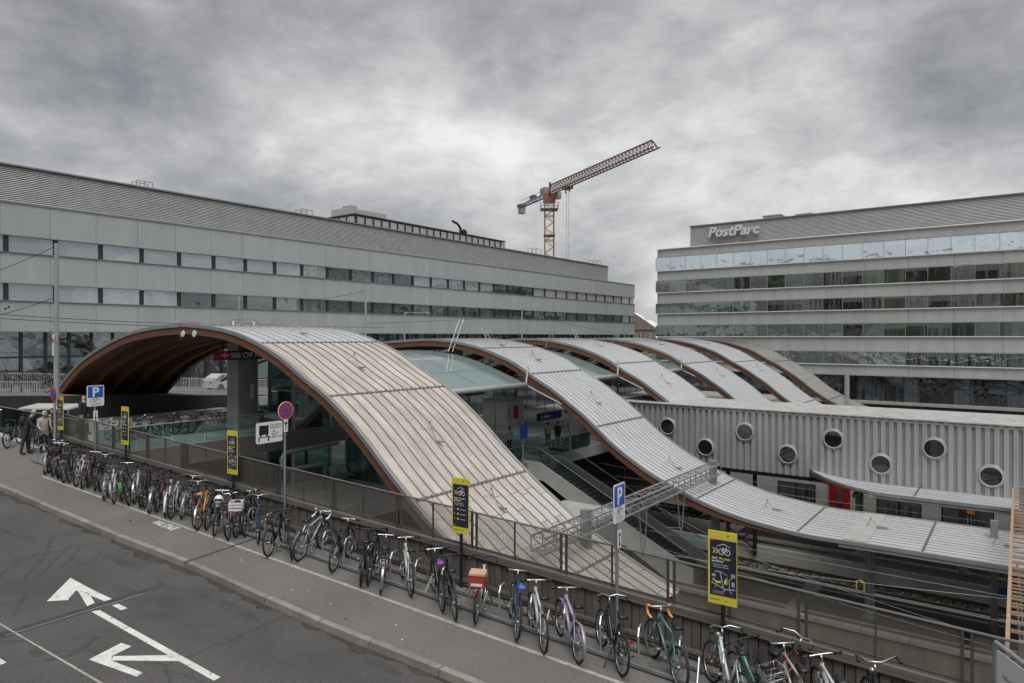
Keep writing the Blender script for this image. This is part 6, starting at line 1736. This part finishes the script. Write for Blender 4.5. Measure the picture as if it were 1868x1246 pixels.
OFF.pop(t2.name); MB().tube([(0, 0, 0), (0, 0, 2.5)], .04, 8).build('pole', M_GREY, t2); MB().disc((0, -.05, 2.45), (0, 1, 0), .24, .015, 24).build('disc', M_SIGNR, t2); MB().disc((0, -.06, 2.45), (0, 1, 0), .15, .012, 24).build('blue_field', M_SIGNB, t2)
pole_px('thin grey pole behind the crest of the first roof', 436, 541, 58, -4.9, r=.07)
pole_px('grey pole rising between first and second roof', 667, 527, 62, -5.6, r=.10)
pole_px('grey lamp pole with curved arm behind the second roof', 738, 572, 66, -6, r=.07, arm=3.2)
pole_px('slim pole behind the third roof', 952, 567, 80, -7.5, r=.09)
pole_px('short slim pole left of the old house', 1128, 595, 100, -9, r=.08)
pole_px('square grey mast behind the corrugated roof', 1545, 681, 60, -9, r=.22)
wl_ = thing('tram_wires', 'thin tram wires strung across the left facade', 'wire', (0, 0, 0))
def P3(px, py, Y): return ((px - 934) / 1245 * Y, Y, ZC + z_at(py, Y))
for a, b in ((P3(103, 448, 36), P3(-40, 505, 40)), (P3(-20, 572, 38), P3(420, 592, 48)), (P3(-20, 580, 37), P3(520, 600, 50)), (P3(103, 541, 36), P3(-30, 580, 40)), (P3(560, 548, 60), P3(667, 530, 62)), (P3(420, 588, 58), P3(700, 597, 60)), (P3(667, 590, 62), P3(960, 575, 80)), (P3(960, 575, 80), P3(1150, 612, 96))):
    wire([a, b], .12, 8, .018).build('wire', M_BLACK, wl_)
for px, py in ((10, 563), (16, 560)): MB().ball(P3(px, py, 38), .07, n=6, m=4).build('insulator', M_BLACK, wl_)

# ladders and red brackets on the roof crests
def ladder(label, a, b, w_=.42, m=M_GALV):
    A_, B_ = Vector(a), Vector(b); t = sthing('roof_ladder', label, 'ladder', a[0], a[1], a[2], 'ladders on the roof crests')
    for sg in (-1, 1): MB().tube([A_ + Vector((0, sg * w_ / 2, 0)), B_ + Vector((0, sg * w_ / 2, 0))], .035, 6).build('rail', m, t)
    n = max(3, int((B_ - A_).length / .32))
    for k in range(1, n): c = A_.lerp(B_, k / n); MB().tube([c - Vector((0, w_ / 2, 0)), c + Vector((0, w_ / 2, 0))], .022, 5).build('rung', m, t)
ladder('long aluminium ladder leaning from the glass canopy over the second roof crest', (-30.3, 33.9, -1.0), (-30.2, 34.9, 1.15))
ladder('short ladder standing behind the first roof crest', (-30.9, 25.2, -.1), (-31.6, 25.2, .95))
ladder('short ladder on the second roof crest', (-32.4, 40.6, -.2), (-33.0, 40.6, .7))
ladder('ladder leaning on the third roof crest', (-30.6, 45.9, -.9), (-30.1, 46.2, .9))
ladder('small ladder on the third roof crest, farther right', (-32.0, 53, -.3), (-32.5, 53, .7))
ladder('ladder leaning on the fourth roof crest', (-31, 57.7, -.8), (-30.5, 58, .9))
t = sthing('roof_cable', 'red cable bracket with insulators at the first roof crest', 'bracket', -34.2, 18, .6)
mr_ = mat('red hose', (.35, .03, .03), .5)
MB().tube([(-34.2, 17.8, -.2), (-34.4, 17.75, .3), (-34.3, 17.85, .75), (-33.9, 18.6, .72)], .016, 6).build('hose', mr_, t)
MB().tube([(-33.2, 19.9, .62), (-33.2, 20.0, .88), (-33.0, 21.2, .89), (-32.9, 21.4, .62)], .016, 6).build('hoop', mr_, t)
for d_ in (20.0, 21.2): MB().tube([(-33.1, d_, .6), (-33.1, d_, .82)], .045, 8).build('insulator', M_SIGNW, t)
t = sthing('arch_lamps', 'pair of white round lamps on the first timber edge beam', 'lamp', -33.6, 17.85, .2)
for s_ in (-34.1, -33.0): MB().disc((s_, 17.84, .14), (0, 1, 0), .16, .06, 20).build('lamp', M_SIGNW, t)

# ------------------------------------------------------------------ train and barrier
t = sthing('passenger_train', 'pale passenger train with red door under the far canopy', 'train', -2, 55, -14.8)
MB().box(-22, 14, 55.02, 57.6, -13.85, -10.2).build('body', M_TRAINW, t)
MB().box(-22, 14, 54.99, 55.02, -13.75, -12.75).build('lower_band', M_BLACK, t)
MB().box(-22, 14, 55.3, 57.3, -10.19, -9.85).build('roof', M_CONCD, t)
def tx(px):
    a = (px - 934) / 1245; Y = 55 / (.5968 * a + .8024); return Y * (.8024 * a - .5968)
a, b = tx(1513), tx(1551)
dr = MB().box(a, b, 54.95, 55.01, -13.7, -10.4).build('door', M_RED, t)
MB().box((a + b) / 2 - .16, (a + b) / 2 + .16, 54.93, 54.95, -12.9, -11.3).build('door_window', M_WIND, dr)
MB().box(tx(1848), tx(1848) + 2, 54.95, 55.01, -13.7, -10.4).build('door', M_RED, t)
for px in (1436, 1470, 1620, 1660, 1740, 1790):
    x = tx(px)
    w_ = MB().box(x - .62, x + .62, 54.97, 55.01, -12.6, -11.3).build('window', M_WIND, t)
    MB().box(x - .70, x + .70, 54.985, 55.012, -12.7, -12.62).box(x - .70, x + .70, 54.985, 55.012, -11.28, -11.2).box(x - .70, x - .63, 54.985, 55.012, -12.62, -11.28).box(x + .63, x + .70, 54.985, 55.012, -12.62, -11.28).build('window_frame', M_BLACK, w_)
MB().box(tx(1752), tx(1752) + .8, 54.95, 54.97, -11.9, -11.55).build('destination_display', mat('orange display', (.6, .2, .03), .5), t)
t = sthing('barrier_boards', 'red and white striped barrier boards along the far platform', 'barrier', -4, 50.2, -13.8)
for k in range(34):
    x = -11 + k * .75
    MB().box(x, x + .74, 50.2, 50.24, -12.62, -12.38).build('board', M_SIGNR if k % 2 else M_SIGNW, t)
    if k % 4 == 0: MB().box(x, x + .06, 50.25, 50.3, -13.8, -12.4).build('stand', M_GALVD, t)
# railings on the upper street, canopy over the stairs at left, white car
def bar_railing(label, s_, d0, d1, z0f, h=1.05):
    t = sthing('bar_railing', label, 'railing', s_, d0, z0f(d0), 'pale bar railings')
    mb = MB(); d_ = d0
    while d_ < d1: mb.box(s_ - .012, s_ + .012, d_, d_ + .03, z0f(d_) + .1, z0f(d_) + h - .03); d_ += .125
    mb.build('bars', M_PPAN, t)
    MB().beam((s_, d0, z0f(d0) + h), (s_, d1, z0f(d1) + h), .06).beam((s_, d0, z0f(d0) + .1), (s_, d1, z0f(d1) + .1), .05).build('rails', M_PPAN, t)
    d_ = d0
    while d_ <= d1: MB().box(s_ - .03, s_ + .03, d_ - .03, d_ + .03, z0f(d_), z0f(d_) + h).build('post', M_PPAN, t); d_ += 2
bar_railing('pale bar railing left of the timber arch', -47.8, 6, 16.2, lambda d: zst(d) - .25)
bar_railing('pale bar railing along the upper street behind the arch', -52.5, 20, 48, zst)
bar_railing('pale bar railing at the shop windows of the upper street', -58.2, 10, 24, zst)
t = sthing('stair_canopy', 'low white flat roof over the glazed stair at the left edge', 'canopy', -40, 11, -5)
MB().hexa([(-42.0, 13.2, -3.8), (-39.6, 14.7, -3.8), (-40.2, 15.8, -3.72), (-42.6, 14.3, -3.72), (-41.95, 13.25, -3.72), (-39.65, 14.7, -3.72), (-40.2, 15.75, -3.6), (-42.55, 14.3, -3.6)]).build('roof', M_PPAN, t)
for k in range(3):
    f_ = k / 2; s_, d_ = -41.9 + 2.2 * f_, 13.4 + 1.3 * f_; MB().tube([(s_, d_, -5.2), (s_, d_, -3.8)], .04, 6).build('post', M_GALV, t)
    if k < 2: MB().beam((s_ + .1, d_ + .05, -4.5), (s_ + 1.0, d_ + .6, -4.5), .02, 1.2).build('pane', M_TEAL, t)
balustrade('glass balustrade around the stair at the far left edge', [(-42.5, 6.2), (-38.5, 9.6), (-37.6, 11.2)], -4.6, 1.2)
balustrade('low glass balustrade behind the pavement at the left edge', [(-47, 4), (-42.5, 6.2)], -4.4, 1.3)
car = thing('parked_car', 'white car parked on the upper street behind the arch', 'car', W(-56.2, 33.6, zst(33.6)), ROT_S + math.pi / 2)
bd = MB().prism([(-2.1, -.85, .3), (2.0, -.85, .3), (2.1, -.85, .62), (1.9, -.85, .82), (1.05, -.85, .95), (.45, -.85, 1.42), (-1.2, -.85, 1.46), (-1.95, -.85, 1.0), (-2.1, -.85, .9)], (0, 1.7, 0)).build('body', mat('car white', (.5, .5, .5), .3, coat=.5), car)
for y in (-.87, .87): MB().prism([(.9, y, .97), (.4, y, 1.36), (-1.15, y, 1.40), (-1.7, y, 1.0)], (0, .02 if y > 0 else -.02, 0)).build('side_window', M_WIND, car)
for x in (-1.3, 1.3):
    for y in (-.82, .82): MB().ring((x, y, .32), (0, 1, 0), .23, .09, 20, 6).disc((x, y, .32), (0, 1, 0), .2, .1, 16).build('wheel', M_RUBBER, car)
for y in (-.6, .6): MB().box(-2.13, -2.05, y - .18, y + .18, .72, .9).build('tail_lamp', M_SIGNR, car)
bpy.data.scenes.remove(TMP)
